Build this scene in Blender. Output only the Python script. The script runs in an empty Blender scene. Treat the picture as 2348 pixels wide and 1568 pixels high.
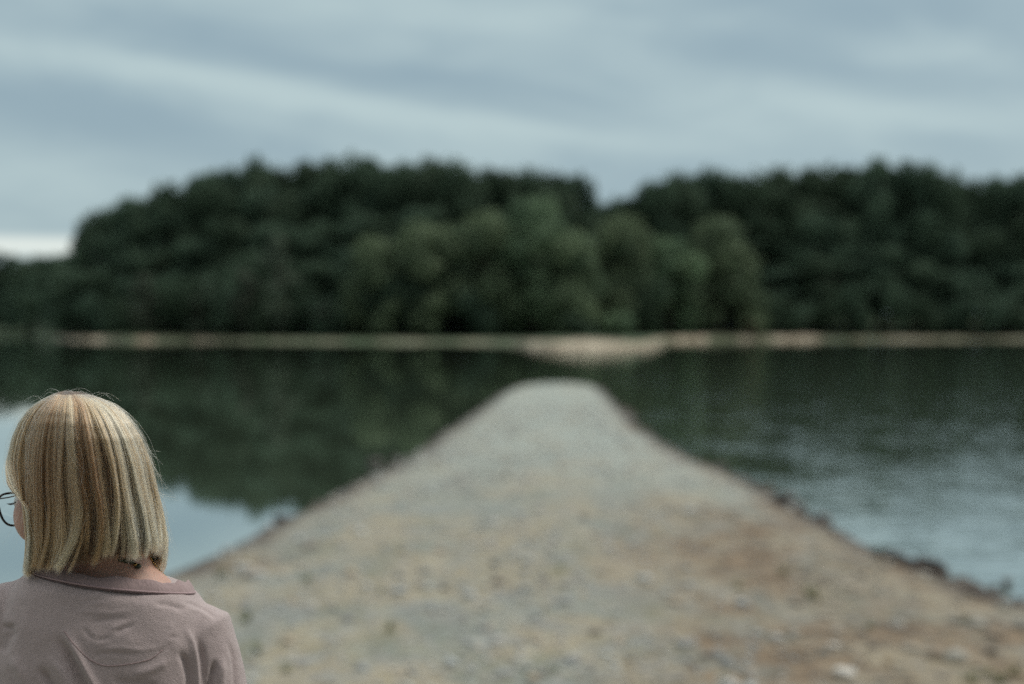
import bpy, math, random
import numpy as np
from mathutils import Vector, Matrix
from mathutils.bvhtree import BVHTree

random.seed(7)
RNG = np.random.default_rng(7)
sc = bpy.context.scene
col = sc.collection
R = math.radians

# ------------------------------------------------------------------ camera
# picture units: the photograph scaled to 2347 x 1568
F, CX, CY, YH = 3259.7, 1173.5, 784.0, 750.0
CAMZ = 2.6
PITCH = math.atan((CY - YH) / F)
cam = bpy.data.cameras.new('camera')
cam.lens = 50.0
cam.sensor_width = 36.0
cam.clip_start = 0.05
cam.clip_end = 5000.0
cam.dof.use_dof = True
cam.dof.focus_distance = 1.95
cam.dof.aperture_fstop = 2.15
cam.dof.aperture_blades = 0
camo = bpy.data.objects.new('camera', cam)
camo.location = (0, 0, CAMZ)
camo.rotation_euler = (R(90) - PITCH, 0, 0)
col.objects.link(camo)
sc.camera = camo

# ------------------------------------------------------------------ sky (world)
SUN_EL, SUN_AZ = R(50), R(72)          # azimuth clockwise from +Y (the view direction)
world = bpy.data.worlds.new("World")
sc.world = world
world.use_nodes = True
wn, wl = world.node_tree.nodes, world.node_tree.links
wn.clear()


def wnode(t, **kw):
    n = wn.new(t)
    for k, v in kw.items():
        setattr(n, k, v)
    return n


def wmath(op, a, b=None, c=None, clamp=False):
    n = wnode('ShaderNodeMath', operation=op, use_clamp=clamp)
    for i, x in enumerate((a, b, c)):
        if x is None:
            continue
        if isinstance(x, (int, float)):
            n.inputs[i].default_value = x
        else:
            wl.new(x, n.inputs[i])
    return n.outputs[0]


def wramp(x, lo, hi, a=0.0, b=1.0, smooth=True):
    n = wnode('ShaderNodeMapRange')
    n.interpolation_type = 'SMOOTHSTEP' if smooth else 'LINEAR'
    wl.new(x, n.inputs[0])
    for i, v in zip((1, 2, 3, 4), (lo, hi, a, b)):
        n.inputs[i].default_value = v
    return n.outputs[0]


def wmix(fac, a, b):
    n = wnode('ShaderNodeMix', data_type='RGBA')
    for i, x in ((0, fac), (6, a), (7, b)):
        if isinstance(x, (int, float)):
            n.inputs[i].default_value = x
        elif isinstance(x, tuple):
            n.inputs[i].default_value = (*x, 1)
        else:
            wl.new(x, n.inputs[i])
    return n.outputs[2]


tc = wnode('ShaderNodeTexCoord')
sp = wnode('ShaderNodeSeparateXYZ')
wl.new(tc.outputs['Generated'], sp.inputs[0])
azm = wmath('ARCTAN2', sp.outputs[0], sp.outputs[1])
elv = wmath('ARCSINE', sp.outputs[2])
elp = wmath('MAXIMUM', elv, 0.0)
# long cloud bands, falling slowly to the right
band = wmath('ADD', elp, wmath('MULTIPLY', azm, 0.14))
cv = wnode('ShaderNodeCombineXYZ')
wl.new(wmath('MULTIPLY', band, 17.0), cv.inputs[0])
wl.new(wmath('MULTIPLY', azm, 3.2), cv.inputs[1])
cv.inputs[2].default_value = 3.7
n1 = wnode('ShaderNodeTexNoise')
n1.inputs['Scale'].default_value = 1.0
n1.inputs['Detail'].default_value = 4.0
n1.inputs['Roughness'].default_value = 0.5
n1.inputs['Distortion'].default_value = 0.35
wl.new(cv.outputs[0], n1.inputs['Vector'])
cv2 = wnode('ShaderNodeCombineXYZ')
wl.new(wmath('MULTIPLY', band, 7.0), cv2.inputs[0])
wl.new(wmath('MULTIPLY', azm, 2.6), cv2.inputs[1])
cv2.inputs[2].default_value = 9.3
n2 = wnode('ShaderNodeTexNoise')
n2.inputs['Scale'].default_value = 1.0
n2.inputs['Detail'].default_value = 2.0
wl.new(cv2.outputs[0], n2.inputs['Vector'])
den = wmath('ADD', wmath('ADD', wmath('MULTIPLY', n1.outputs[0], 0.45), wmath('MULTIPLY', n2.outputs[0], 0.2)), 0.175)
# the larger cloud rolls: bearing, elevation, half length, half thickness, slope, strength
warp = wmath('MULTIPLY', wmath('SUBTRACT', n1.outputs[0], 0.5), 0.055)
for u_, v_, L_, T_, sl_, am_ in ((300, 95, 420, 34, .12, -.13), (800, 165, 400, 42, .16, -.15), (1040, 215, 260, 40, .12, -.08),
                                 (130, 290, 300, 48, .12, -.13), (430, 330, 260, 40, .10, -.06), (1980, 60, 520, 80, -.05, -.11),
                                 (1860, 155, 230, 42, .12, -.10), (2330, 190, 140, 40, .1, -.07), (420, 190, 420, 34, .08, .12),
                                 (800, 245, 480, 32, .15, .14), (1150, 300, 340, 28, .14, .10), (1900, 245, 330, 36, .18, .15),
                                 (2150, 290, 300, 40, .05, .06), (1050, 35, 430, 50, .04, .12), (1150, 130, 420, 40, .03, .07),
                                 (80, 410, 240, 60, 0, .07), (2140, 130, 160, 26, .1, .08), (60, 160, 200, 26, .05, .06)):
    a0, e0 = math.atan((u_ - CX) / F), (YH - v_) / F
    da = wmath('SUBTRACT', azm, a0)
    de = wmath('ADD', wmath('SUBTRACT', elv, e0), wmath('ADD', wmath('MULTIPLY', da, sl_), warp))
    q2 = wmath('ADD', wmath('POWER', wmath('ABSOLUTE', wmath('MULTIPLY', da, F / L_)), 2.0),
               wmath('POWER', wmath('ABSOLUTE', wmath('MULTIPLY', de, F / T_)), 2.0))
    den = wmath('ADD', den, wmath('MULTIPLY', wmath('EXPONENT', wmath('MULTIPLY', q2, -0.7)), am_ * 0.70))
cv3 = wnode('ShaderNodeCombineXYZ')
wl.new(wmath('MULTIPLY', elp, 26.0), cv3.inputs[0])
wl.new(wmath('MULTIPLY', azm, 9.0), cv3.inputs[1])
n3 = wnode('ShaderNodeTexNoise')
n3.inputs['Scale'].default_value = 1.0
n3.inputs['Detail'].default_value = 5.0
n3.inputs['Roughness'].default_value = 0.55
n3.inputs['Distortion'].default_value = 0.6
wl.new(cv3.outputs[0], n3.inputs['Vector'])
den = wmath('ADD', den, wmath('MULTIPLY', wmath('SUBTRACT', n3.outputs[0], 0.5), 0.22))
cl = wramp(den, 0.33, 0.68)
cloud = wmix(cl, (2.42, 3.32, 3.80), (3.92, 4.90, 5.02))
# a paler break low on the left horizon
lowl = wmath('MULTIPLY', wmath('MULTIPLY', wramp(elv, 0.043, 0.053), wramp(elv, 0.056, 0.064, 1.0, 0.0)),
             wramp(azm, -0.29, -0.22, 1.0, 0.0))
cloud = wmix(wmath('MULTIPLY', lowl, 0.9), cloud, (6.6, 7.1, 6.7))
cloud = wmix(wramp(elv, 0.25, 0.80, 0.0, 0.85), cloud, (4.95, 5.0, 4.85))
# an overcast dome is brighter overhead than at the horizon
zen = wramp(elv, 0.28, 1.15, 1.0, 3.0)
# unseen sky behind the camera dimmed, added to shade backs of hair and shirt
rear = wmath('MAXIMUM', wramp(sp.outputs[1], -0.50, 0.30, 0.30, 1.0), wramp(elv, 0.65, 1.30))
zen = wmath('MULTIPLY', zen, rear)
cm = wnode('ShaderNodeVectorMath', operation='SCALE')
wl.new(cloud, cm.inputs[0])
wl.new(zen, cm.inputs['Scale'])
sky = wnode('ShaderNodeTexSky', sky_type='NISHITA')
sky.sun_disc = False
sky.sun_elevation = SUN_EL
sky.sun_rotation = SUN_AZ
sky.air_density = 1.0
sky.dust_density = 2.0
full = wmix(0.93, sky.outputs[0], cm.outputs[0])
bg = wnode('ShaderNodeBackground')
bg.inputs['Strength'].default_value = 0.10
wl.new(full, bg.inputs['Color'])
wo = wnode('ShaderNodeOutputWorld')
wl.new(bg.outputs[0], wo.inputs['Surface'])

# ------------------------------------------------------------------ sun behind cloud
sun = bpy.data.lights.new('sun', 'SUN')
sun.energy = 1.5
sun.angle = R(20)
sun.color = (1.0, 0.95, 0.87)
suno = bpy.data.objects.new('sun', sun)
sd = Vector((math.sin(SUN_AZ) * math.cos(SUN_EL), math.cos(SUN_AZ) * math.cos(SUN_EL), math.sin(SUN_EL)))
suno.rotation_euler = (-sd).to_track_quat('-Z', 'Y').to_euler()
suno.location = sd * 50
col.objects.link(suno)

sc.view_settings.view_transform = 'Standard'
sc.view_settings.look = 'None'
sc.view_settings.exposure = 0.32
sc.view_settings.gamma = 1.0
sc.view_settings.use_curve_mapping = False
sc.cycles.max_bounces = 6
sc.cycles.transparent_max_bounces = 12
sc.cycles.sample_clamp_indirect = 2.0
sc.cycles.use_denoising = False        # the photograph is grainy; sampling grain stands in for it


# ================================================================== helpers
def P(u, v, Y):
    """world point seen at picture point (u, v) at forward distance Y"""
    x, y = (u - CX) / F, (CY - v) / F
    d = Vector((x, math.cos(PITCH) + y * math.sin(PITCH), -math.sin(PITCH) + y * math.cos(PITCH)))
    return Vector((0, 0, CAMZ)) + d * (Y / d.y)


def G(u, v, z=0.0):
    """world point on the level z seen at picture point (u, v)"""
    x, y = (u - CX) / F, (CY - v) / F
    d = Vector((x, math.cos(PITCH) + y * math.sin(PITCH), -math.sin(PITCH) + y * math.cos(PITCH)))
    return Vector((0, 0, CAMZ)) + d * ((z - CAMZ) / d.z)


def proj(p):
    """picture coordinates of local numpy points given in world space"""
    x, y, z = p[:, 0], p[:, 1], p[:, 2] - CAMZ
    dep = y * math.cos(PITCH) - z * math.sin(PITCH)
    up = y * math.sin(PITCH) + z * math.cos(PITCH)
    return CX + F * x / dep, CY - F * up / dep


def tag(o, label=None, cat=None, group=None, kind=None):
    if label: o['label'] = label
    if cat: o['category'] = cat
    if group: o['group'] = group
    if kind: o['kind'] = kind
    return o


def empty(name, loc):
    o = bpy.data.objects.new(name, None)
    o.location = loc
    o.empty_display_size = 0.1
    col.objects.link(o)
    return o


def npmesh(name, V, Q, smooth=True):
    """mesh from numpy vertices and one array of equal-length faces"""
    V = np.asarray(V, dtype=np.float32)
    Q = np.asarray(Q, dtype=np.int32)
    me = bpy.data.meshes.new(name)
    me.vertices.add(len(V))
    me.vertices.foreach_set('co', V.ravel())
    k = Q.shape[1]
    me.loops.add(Q.size)
    me.loops.foreach_set('vertex_index', Q.ravel())
    me.polygons.add(len(Q))
    me.polygons.foreach_set('loop_start', np.arange(0, Q.size, k, dtype=np.int32))
    me.polygons.foreach_set('use_smooth', np.full(len(Q), smooth, dtype=bool))
    me.update(calc_edges=True)
    return me


def attr(me, name, vals):
    vals = np.asarray(vals, dtype=np.float32)
    if vals.ndim == 1:
        a = me.attributes.new(name, 'FLOAT', 'POINT')
        a.data.foreach_set('value', vals)
    else:
        a = me.attributes.new(name, 'FLOAT_COLOR', 'POINT')
        if vals.shape[1] == 3:
            vals = np.hstack([vals, np.ones((len(vals), 1), np.float32)])
        a.data.foreach_set('color', vals.ravel())


def link(name, me, mat=None, parent=None, loc=None):
    o = bpy.data.objects.new(name, me)
    if mat is not None and not me.materials:
        me.materials.append(mat)
    if parent is not None:
        o.parent = parent
    if loc is not None:
        o.location = loc
    col.objects.link(o)
    return o


# ---- closed shapes as (verts, faces as lists)
def ellipsoid(c, r, M=None, nu=24, nv=14):
    V, Fc = [], []
    V.append((0, 0, 1))
    for i in range(1, nv):
        t = math.pi * i / nv
        for j in range(nu):
            p = 2 * math.pi * j / nu
            V.append((math.sin(t) * math.cos(p), math.sin(t) * math.sin(p), math.cos(t)))
    V.append((0, 0, -1))
    for j in range(nu):
        Fc.append((0, 1 + j, 1 + (j + 1) % nu))
    for i in range(nv - 2):
        for j in range(nu):
            a, b = 1 + i * nu + j, 1 + i * nu + (j + 1) % nu
            Fc.append((a, a + nu, b + nu, b))
    L = len(V) - 1
    for j in range(nu):
        Fc.append((L, 1 + (nv - 2) * nu + (j + 1) % nu, 1 + (nv - 2) * nu + j))
    V = np.array(V) * np.array(r)
    if M is not None:
        V = V @ np.array(M).T
    return V + np.array(c), Fc


def loft(rings):
    """rings: equal-length point loops; capped"""
    n = len(rings[0])
    V = np.concatenate([np.array(r) for r in rings])
    Fc = []
    for i in range(len(rings) - 1):
        for j in range(n):
            a, b = i * n + j, i * n + (j + 1) % n
            Fc.append((a, b, b + n, a + n))
    Fc.append(tuple(range(n))[::-1])
    Fc.append(tuple(range((len(rings) - 1) * n, len(rings) * n)))
    return V, Fc


def oval(c, a, b, e=2.0, n=40):
    out = []
    for j in range(n):
        t = 2 * math.pi * j / n
        cs, sn = math.cos(t), math.sin(t)
        out.append((c[0] + a * math.copysign(abs(cs) ** (2 / e), cs),
                    c[1] + b * math.copysign(abs(sn) ** (2 / e), sn), c[2]))
    return out


def tube(pts, rad, n=16, caps=True, sx=1.0):
    """tapered tube along pts, one radius per point"""
    pts = [Vector(p) for p in pts]
    rings = []
    up = None
    for i, p in enumerate(pts):
        t = (pts[min(i + 1, len(pts) - 1)] - pts[max(i - 1, 0)]).normalized()
        if up is None:
            up = Vector((0, 0, 1)) if abs(t.z) < 0.9 else Vector((0, 1, 0))
        a = (up - t * up.dot(t)).normalized()
        up = a
        b = t.cross(a)
        rings.append([tuple(p + a * (rad[i] * math.cos(2 * math.pi * k / n)) * sx
                            + b * (rad[i] * math.sin(2 * math.pi * k / n))) for k in range(n)])
    return loft(rings)


def merge(parts):
    V, Fc, o = [], [], 0
    for v, f in parts:
        V.append(np.asarray(v, dtype=float))
        Fc += [tuple(i + o for i in q) for q in f]
        o += len(v)
    return np.concatenate(V), Fc


def pymesh(name, part, smooth=True):
    me = bpy.data.meshes.new(name)
    me.from_pydata([tuple(map(float, v)) for v in part[0]], [], part[1])
    me.update()
    if smooth:
        me.polygons.foreach_set('use_smooth', np.ones(len(me.polygons), dtype=bool))
    return me


def bake(name, me, mods):
    """a copy of the mesh with modifiers applied"""
    o = bpy.data.objects.new(name, me)
    col.objects.link(o)
    for t, kw in mods:
        m = o.modifiers.new(t.lower(), t)
        for k, v in kw.items():
            setattr(m, k, v)
    dg = bpy.context.evaluated_depsgraph_get()
    out = bpy.data.meshes.new_from_object(o.evaluated_get(dg))
    bpy.data.objects.remove(o)
    bpy.data.meshes.remove(me)
    out.name = name
    out.polygons.foreach_set('use_smooth', np.ones(len(out.polygons), dtype=bool))
    return out


def union(name, parts, voxel, smooth):
    me = pymesh(name, merge(parts))
    return bake(name, me, [('REMESH', dict(mode='VOXEL', voxel_size=voxel, use_smooth_shade=True)),
                           ('SMOOTH', dict(factor=0.5, iterations=smooth))])


def coords(me):
    a = np.empty(len(me.vertices) * 3, np.float32)
    me.vertices.foreach_get('co', a)
    return a.reshape(-1, 3).astype(float)


def normals(me):
    a = np.empty(len(me.vertices) * 3, np.float32)
    me.vertices.foreach_get('normal', a)
    return a.reshape(-1, 3).astype(float)


def sstep(x, a, b):
    t = np.clip((x - a) / (b - a), 0, 1)
    return t * t * (3 - 2 * t)


# value noise for terrain and shapes
_T = RNG.random((64, 64))


def vnoise(x, y):
    x, y = np.asarray(x, float), np.asarray(y, float)
    xi, yi = np.floor(x).astype(int), np.floor(y).astype(int)
    fx, fy = x - xi, y - yi
    fx, fy = fx * fx * (3 - 2 * fx), fy * fy * (3 - 2 * fy)
    a, b = _T[xi % 64, yi % 64], _T[(xi + 1) % 64, yi % 64]
    c, d = _T[xi % 64, (yi + 1) % 64], _T[(xi + 1) % 64, (yi + 1) % 64]
    return (a * (1 - fx) + b * fx) * (1 - fy) + (c * (1 - fx) + d * fx) * fy


def fbm(x, y, o=4):
    s, a, t = 0, 0.5, 0
    for i in range(o):
        s = s + a * vnoise(x * 2 ** i + 17 * i, y * 2 ** i + 5 * i)
        t += a
        a *= 0.5
    return s / t


# ---- materials
class Mat:
    def __init__(self, name):
        self.m = bpy.data.materials.new(name)
        self.m.use_nodes = True
        self.t = self.m.node_tree
        self.n, self.l = self.t.nodes, self.t.links
        self.n.clear()
        self.out = self.n.new('ShaderNodeOutputMaterial')
        self.bs = self.n.new('ShaderNodeBsdfPrincipled')
        self.l.new(self.bs.outputs[0], self.out.inputs[0])

    def node(self, t, **kw):
        n = self.n.new(t)
        for k, v in kw.items():
            setattr(n, k, v)
        return n

    def put(self, sock, x):
        if isinstance(x, (int, float)):
            sock.default_value = x
        elif isinstance(x, tuple):
            sock.default_value = (*x, 1) if len(sock.default_value) == 4 and len(x) == 3 else x
        else:
            self.l.new(x, sock)

    def set(self, **kw):
        for k, x in kw.items():
            self.put(self.bs.inputs[k.replace('_', ' ')], x)
        return self

    def pos(self, scale=(1, 1, 1)):
        g = self.node('ShaderNodeNewGeometry')
        m = self.node('ShaderNodeMapping')
        m.inputs['Scale'].default_value = scale
        self.l.new(g.outputs['Position'], m.inputs[0])
        return m.outputs[0]

    def obj(self, scale=(1, 1, 1)):
        g = self.node('ShaderNodeTexCoord')
        m = self.node('ShaderNodeMapping')
        m.inputs['Scale'].default_value = scale
        self.l.new(g.outputs['Object'], m.inputs[0])
        return m.outputs[0]

    def noise(self, vec, scale, detail=4, rough=0.5, dist=0.0):
        n = self.node('ShaderNodeTexNoise')
        self.l.new(vec, n.inputs['Vector'])
        n.inputs['Scale'].default_value = scale
        n.inputs['Detail'].default_value = detail
        n.inputs['Roughness'].default_value = rough
        n.inputs['Distortion'].default_value = dist
        return n.outputs[0]

    def vor(self, vec, scale, out='Distance', rand=1.0):
        n = self.node('ShaderNodeTexVoronoi')
        self.l.new(vec, n.inputs['Vector'])
        n.inputs['Scale'].default_value = scale
        n.inputs['Randomness'].default_value = rand
        return n.outputs[out]

    def ramp(self, x, lo, hi, a=0.0, b=1.0):
        n = self.node('ShaderNodeMapRange')
        n.interpolation_type = 'SMOOTHSTEP'
        self.put(n.inputs[0], x)
        for i, v in zip((1, 2, 3, 4), (lo, hi, a, b)):
            self.put(n.inputs[i], v)
        return n.outputs[0]

    def math(self, op, a, b=0.0):
        n = self.node('ShaderNodeMath', operation=op)
        self.put(n.inputs[0], a)
        self.put(n.inputs[1], b)
        return n.outputs[0]

    def mix(self, fac, a, b, mode='MIX'):
        n = self.node('ShaderNodeMix', data_type='RGBA', blend_type=mode)
        for i, x in ((0, fac), (6, a), (7, b)):
            self.put(n.inputs[i], x)
        return n.outputs[2]

    def attr(self, name, out='Fac'):
        n = self.node('ShaderNodeAttribute', attribute_name=name)
        return n.outputs[out]

    def bump(self, h, dist, strength=1.0):
        n = self.node('ShaderNodeBump')
        n.inputs['Distance'].default_value = dist
        n.inputs['Strength'].default_value = strength
        self.l.new(h, n.inputs['Height'])
        self.l.new(n.outputs[0], self.bs.inputs['Normal'])
        return n.outputs[0]


# ================================================================== lake
wm = Mat('water')
wp = wm.pos((1.0, 1.0, 1.0))
ws = wm.node('ShaderNodeSeparateXYZ')
wm.l.new(wp, ws.inputs[0])
# wind patches: calm on the left of the spit, ruffled on the right
wind = wm.math('ADD', wm.ramp(ws.outputs[0], -1.0, 7.0, 0.06, 1.25),
               wm.math('MULTIPLY', wm.ramp(wm.noise(wm.pos((0.35, 0.28, 1)), 1.0, 4, 0.6), 0.36, 0.66, -0.45, 0.6), wm.ramp(ws.outputs[0], -2.0, 5.0, 0.12, 1.0)))
wind = wm.math('MAXIMUM', wind, 0.04)
h1 = wm.noise(wm.pos((0.75, 2.6, 1)), 1.8, 1, 0.5, 0.3)
h2 = wm.noise(wm.pos((1.0, 1.8, 1)), 7.5, 2, 0.5)
h3 = wm.noise(wm.pos((0.5, 1.0, 1)), 0.55, 2, 0.5)
hh = wm.math('ADD', wm.math('ADD', h1, wm.math('MULTIPLY', h2, 0.06)), wm.math('MULTIPLY', h3, 0.5))
hh = wm.math('MULTIPLY', hh, wind)
nb = wm.bump(hh, 0.0082)
wm.set(Base_Color=(0.066, 0.092, 0.060), Roughness=0.5, IOR=1.33)
wm.bs.inputs['Specular IOR Level'].default_value = 0.0
gl = wm.node('ShaderNodeBsdfGlossy')
gl.inputs['Roughness'].default_value = 0.02
gl.inputs['Color'].default_value = (0.94, 0.97, 0.97, 1)
wm.l.new(nb, gl.inputs['Normal'])
fr = wm.node('ShaderNodeFresnel')
fr.inputs['IOR'].default_value = 1.33
mx = wm.node('ShaderNodeMixShader')
wm.l.new(wm.math('POWER', fr.outputs[0], 0.33), mx.inputs[0])
wm.l.new(wm.bs.outputs[0], mx.inputs[1])
wm.l.new(gl.outputs[0], mx.inputs[2])
wm.l.new(mx.outputs[0], wm.out.inputs[0])
me = npmesh('water', [(-900, -300, 0), (900, -300, 0), (900, 1500, 0), (-900, 1500, 0)], [(0, 1, 2, 3)], False)
tag(link('water', me, wm.m), kind='structure')

# ================================================================== gravel spit (near ground)
LEFT = [(1235, 880), (1195, 883), (1168, 891), (1138, 910), (1100, 940), (1010, 1000), (930, 1050), (840, 1105), (720, 1157), (620, 1207),
        (520, 1252), (370, 1332)]
RIGHT = [(1322, 880), (1358, 883), (1384, 893), (1408, 920), (1450, 962), (1490, 997), (1560, 1040), (1640, 1077), (1740, 1122), (1820, 1167),
         (1880, 1197), (1960, 1242), (2020, 1274), (2160, 1318), (2250, 1352), (2347, 1392)]
lp = [(G(u, v).y, G(u, v).x) for u, v in LEFT] + [(11.0, -5.2), (8.0, -8.5), (3.0, -15.0), (-8.0, -26.0), (-30, -50)]
rp = [(G(u, v).y, G(u, v).x) for u, v in RIGHT] + [(11.0, 6.6), (8.0, 10.0), (3.0, 16.0), (-8.0, 27.0), (-30, 50)]
lp.sort(); rp.sort()
LY, LX = np.array(lp).T
RY, RX = np.array(rp).T
YTIP = max(LY[-1], RY[-1])
TIPC = (LX[-1] + RX[-1]) / 2


def shore_d(x, y):
    """distance inland of the near shoreline (negative in the lake)"""
    xl, xr = np.interp(y, LY, LX), np.interp(y, RY, RX)
    wob = 0.35 * (fbm(x * 0.8, y * 0.35, 3) - 0.5)
    fl = 0.55 + 0.45 * sstep(y, 8, 25)
    side = np.minimum(x - xl, xr - x) * fl
    tip = (YTIP + 1.0 - y) * 0.5
    return np.minimum(side, tip) + wob


def ground_z(x, y):
    d = shore_d(x, y)
    inn = (0.34 - 0.22 * sstep(y, 22, 50)) * (1 - np.exp(-np.maximum(d, 0) / 1.1)) + 0.05 * sstep(d, 1.5, 4)
    rise = 0.50 * (1 - sstep(y, 1.5, 10.0)) * sstep(d, 0.2, 4)
    out = np.maximum(0.16 * np.minimum(d, 0), -1.6)
    bump = 0.05 * (fbm(x * 0.9 + 3, y * 0.7, 4) - 0.5) * sstep(d, 0.0, 1.0)
    return np.where(d > 0, inn + rise, out) + bump


def grid(xs, ys):
    X, Y = np.meshgrid(xs, ys)
    nx, ny = len(xs), len(ys)
    i = np.arange(nx * ny).reshape(ny, nx)
    Q = np.stack([i[:-1, :-1], i[:-1, 1:], i[1:, 1:], i[1:, :-1]], -1).reshape(-1, 4)
    return X.ravel(), Y.ravel(), Q


xs = np.concatenate([np.linspace(-60, -10, 50, endpoint=False), np.linspace(-10, 12, 260, endpoint=False),
                     np.linspace(12, 60, 50)])
ys = np.concatenate([np.linspace(-40, 4, 50, endpoint=False), np.linspace(4, 40, 420, endpoint=False),
                     np.linspace(40, 76, 160)])
GX, GY, GQ = grid(xs, ys)
GZ = ground_z(GX, GY)
gd = shore_d(GX, GY)
gme = npmesh('ground', np.stack([GX, GY, GZ], -1), GQ)
# brown soil shows along the edges and on the right-hand bank; pale washed gravel towards the tip
soil = (sstep(GX, 0.3, 2.8) * (1 - sstep(GY, 12, 22)) * 1.6
        + 0.75 * (1 - sstep(gd, 0.25, 1.0)) * (1 - sstep(GY, 30, 55)))
soil = np.clip(soil * (0.45 + 1.2 * fbm(GX * 0.9, GY * 0.6, 4)) + 0.5 * sstep(fbm(GX * 0.35 + 4, GY * 0.25, 3), 0.5, 0.75) * (1 - sstep(GY, 20, 40)), 0, 1)
attr(gme, 'soil', soil)
attr(gme, 'pale', np.clip(sstep(GY, 14, 29), 0, 1))
attr(gme, 'wet', 0.9 * (1 - sstep(gd + 0.5 * (fbm(GX * 1.6, GY * 1.1, 3) - 0.5), 0.10, 0.50)))
gm = Mat('gravel')
p = gm.pos()
pl = gm.pos((1.0, 0.75, 1.0))
big = gm.noise(pl, 1.05, 4, 0.55, 0.4)
mid = gm.noise(pl, 4.2, 4, 0.6)
c = gm.mix(gm.ramp(big, 0.40, 0.58), (0.160, 0.192, 0.168), (0.292, 0.250, 0.156))
c = gm.mix(gm.ramp(mid, 0.48, 0.68, 0.0, 0.55), c, (0.40, 0.385, 0.285))
c = gm.mix(gm.ramp(gm.noise(pl, 2.6, 3, 0.55, 0.5), 0.52, 0.66, 0.0, 0.8), c, (0.205, 0.225, 0.215))
c = gm.mix(gm.ramp(gm.noise(pl, 1.7, 3, 0.6), 0.52, 0.64, 0.0, 0.55), c, (0.135, 0.145, 0.075))
c = gm.mix(gm.math('MULTIPLY', gm.attr('pale'), gm.ramp(big, 0.35, 0.62, 0.85, 0.5)), c, gm.mix(gm.ramp(mid, 0.35, 0.65), (0.27, 0.345, 0.320), (0.41, 0.495, 0.460)))
# separate pebbles
peb = gm.node('ShaderNodeTexVoronoi')
gm.l.new(p, peb.inputs['Vector'])
peb.inputs['Scale'].default_value = 17.0
hsv = gm.node('ShaderNodeSeparateColor')
gm.l.new(peb.outputs['Color'], hsv.inputs[0])
c = gm.mix(gm.ramp(hsv.outputs[0], 0.55, 1.0, 0.0, 0.4), c, (0.52, 0.52, 0.50))
c = gm.mix(gm.ramp(hsv.outputs[1], 0.62, 1.0, 0.0, 0.55), c, (0.12, 0.115, 0.11))
c = gm.mix(gm.ramp(peb.outputs['Distance'], 0.25, 0.55, 0.0, 0.35), c, (0.17, 0.14, 0.11))
# earth between the stones, with clusters of pale stones left lying on it
c = gm.mix(gm.math('MULTIPLY', gm.attr('soil'), gm.ramp(gm.noise(pl, 1.5, 4, 0.6), 0.40, 0.56, 0.97, 0.35)), c, gm.mix(gm.ramp(mid, 0.35, 0.65), (0.082, 0.054, 0.029), (0.200, 0.140, 0.083)))
# wet rim by the water
wet = gm.attr('wet')
c = gm.mix(wet, c, (0.050, 0.040, 0.034))
gm.set(Base_Color=c, Roughness=0.85)
gm.bump(gm.math('ADD', gm.math('MULTIPLY', peb.outputs['Distance'], -1.0), gm.noise(p, 40, 3)), 0.02)
tag(link('ground', gme, gm.m), kind='structure')

# ================================================================== far shore
WSC = ([1100, 1600], [1.25, 1.12])
FS = [(-4500, 700), (-1500, 520), (-400, 480), (-150, 430), (60, 395), (110, 300), (160, 232), (300, 212), (450, 214), (800, 196),
      (1100, 188), (1180, 182), (1215, 170), (1270, 163), (1350, 161), (1440, 163), (1485, 173), (1515, 205), (1530, 236), (1650, 250),
      (1900, 258), (2347, 262), (2800, 270), (3900, 300)]
# the foot of the wood runs smoothly behind the sandy point
WU, WY = np.array([(-1500, 520), (-400, 480), (-150, 430), (60, 395), (110, 300), (160, 236), (300, 216), (450, 216), (800, 208),
                   (1150, 206), (1400, 222), (1530, 240), (1650, 250), (1900, 258), (2347, 262), (2800, 270), (3900, 300)], float).T
fu, fy = np.array(FS, float).T
fy = fy * np.interp(fu, [1150, 1240, 1440, 1510], [1.26, 1.08, 1.08, 1.12])
WY = WY * np.interp(WU, *WSC)


def far_shore_y(u):
    return np.interp(u, fu, fy)


tcol = np.concatenate([np.linspace(-8, 12, 41), np.linspace(13, 60, 30), np.linspace(65, 400, 30)])
ucol = np.concatenate([np.linspace(-4500, -80, 60, endpoint=False), np.linspace(-80, 2430, 500), np.linspace(2440, 7000, 60)])
U, T = np.meshgrid(ucol, tcol)
fxY = far_shore_y(U) + T
fxX = (U - CX) / F * fxY
bankh = np.interp(U, [-1500, 40, 120, 260, 420, 520, 900, 1200, 1260, 1420, 1500, 1560, 1700, 1800, 1950, 2347, 3900],
                  [0.5, 0.4, 0.6, 0.9, 0.9, 0.6, 0.5, 0.5, 0.75, 0.75, 0.8, 1.1, 1.3, 1.1, 0.8, 0.7, 0.7])
nz = fbm(U * 0.02, T * 0.15, 3)
FZ = np.where(T < 0, 0.2 * T, bankh * (1 - np.exp(-T / 3.0)) + 5.0 * sstep(fxY - np.interp(U, WU, WY), 10, 70) + 0.5 * (nz - 0.5) * sstep(T, 0.5, 3))
i = np.arange(U.size).reshape(U.shape)
FQ = np.stack([i[:-1, :-1], i[:-1, 1:], i[1:, 1:], i[1:, :-1]], -1).reshape(-1, 4)
fme = npmesh('far_bank', np.stack([fxX.ravel(), fxY.ravel(), FZ.ravel()], -1), FQ)
sandw = np.interp(U, [-100, 40, 90, 250, 330, 430, 520, 900, 1150, 1230, 1460, 1520, 1750, 1900, 2000, 2347],
                  [0.1, 0.3, 0.6, 0.85, 1.0, 0.8, 0.25, 0.22, 0.35, 1.0, 1.0, 0.9, 0.95, 0.7, 0.5, 0.3])
pt = np.exp(-((U - 1330) / 90.0) ** 2) * 16
brk = 0.25 + 1.15 * sstep(fbm(U * 0.012 + 3, T * 0.0, 3), 0.34, 0.62)
spit_ = sstep(U, 1190, 1240) * (1 - sstep(U, 1470, 1560))
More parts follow.
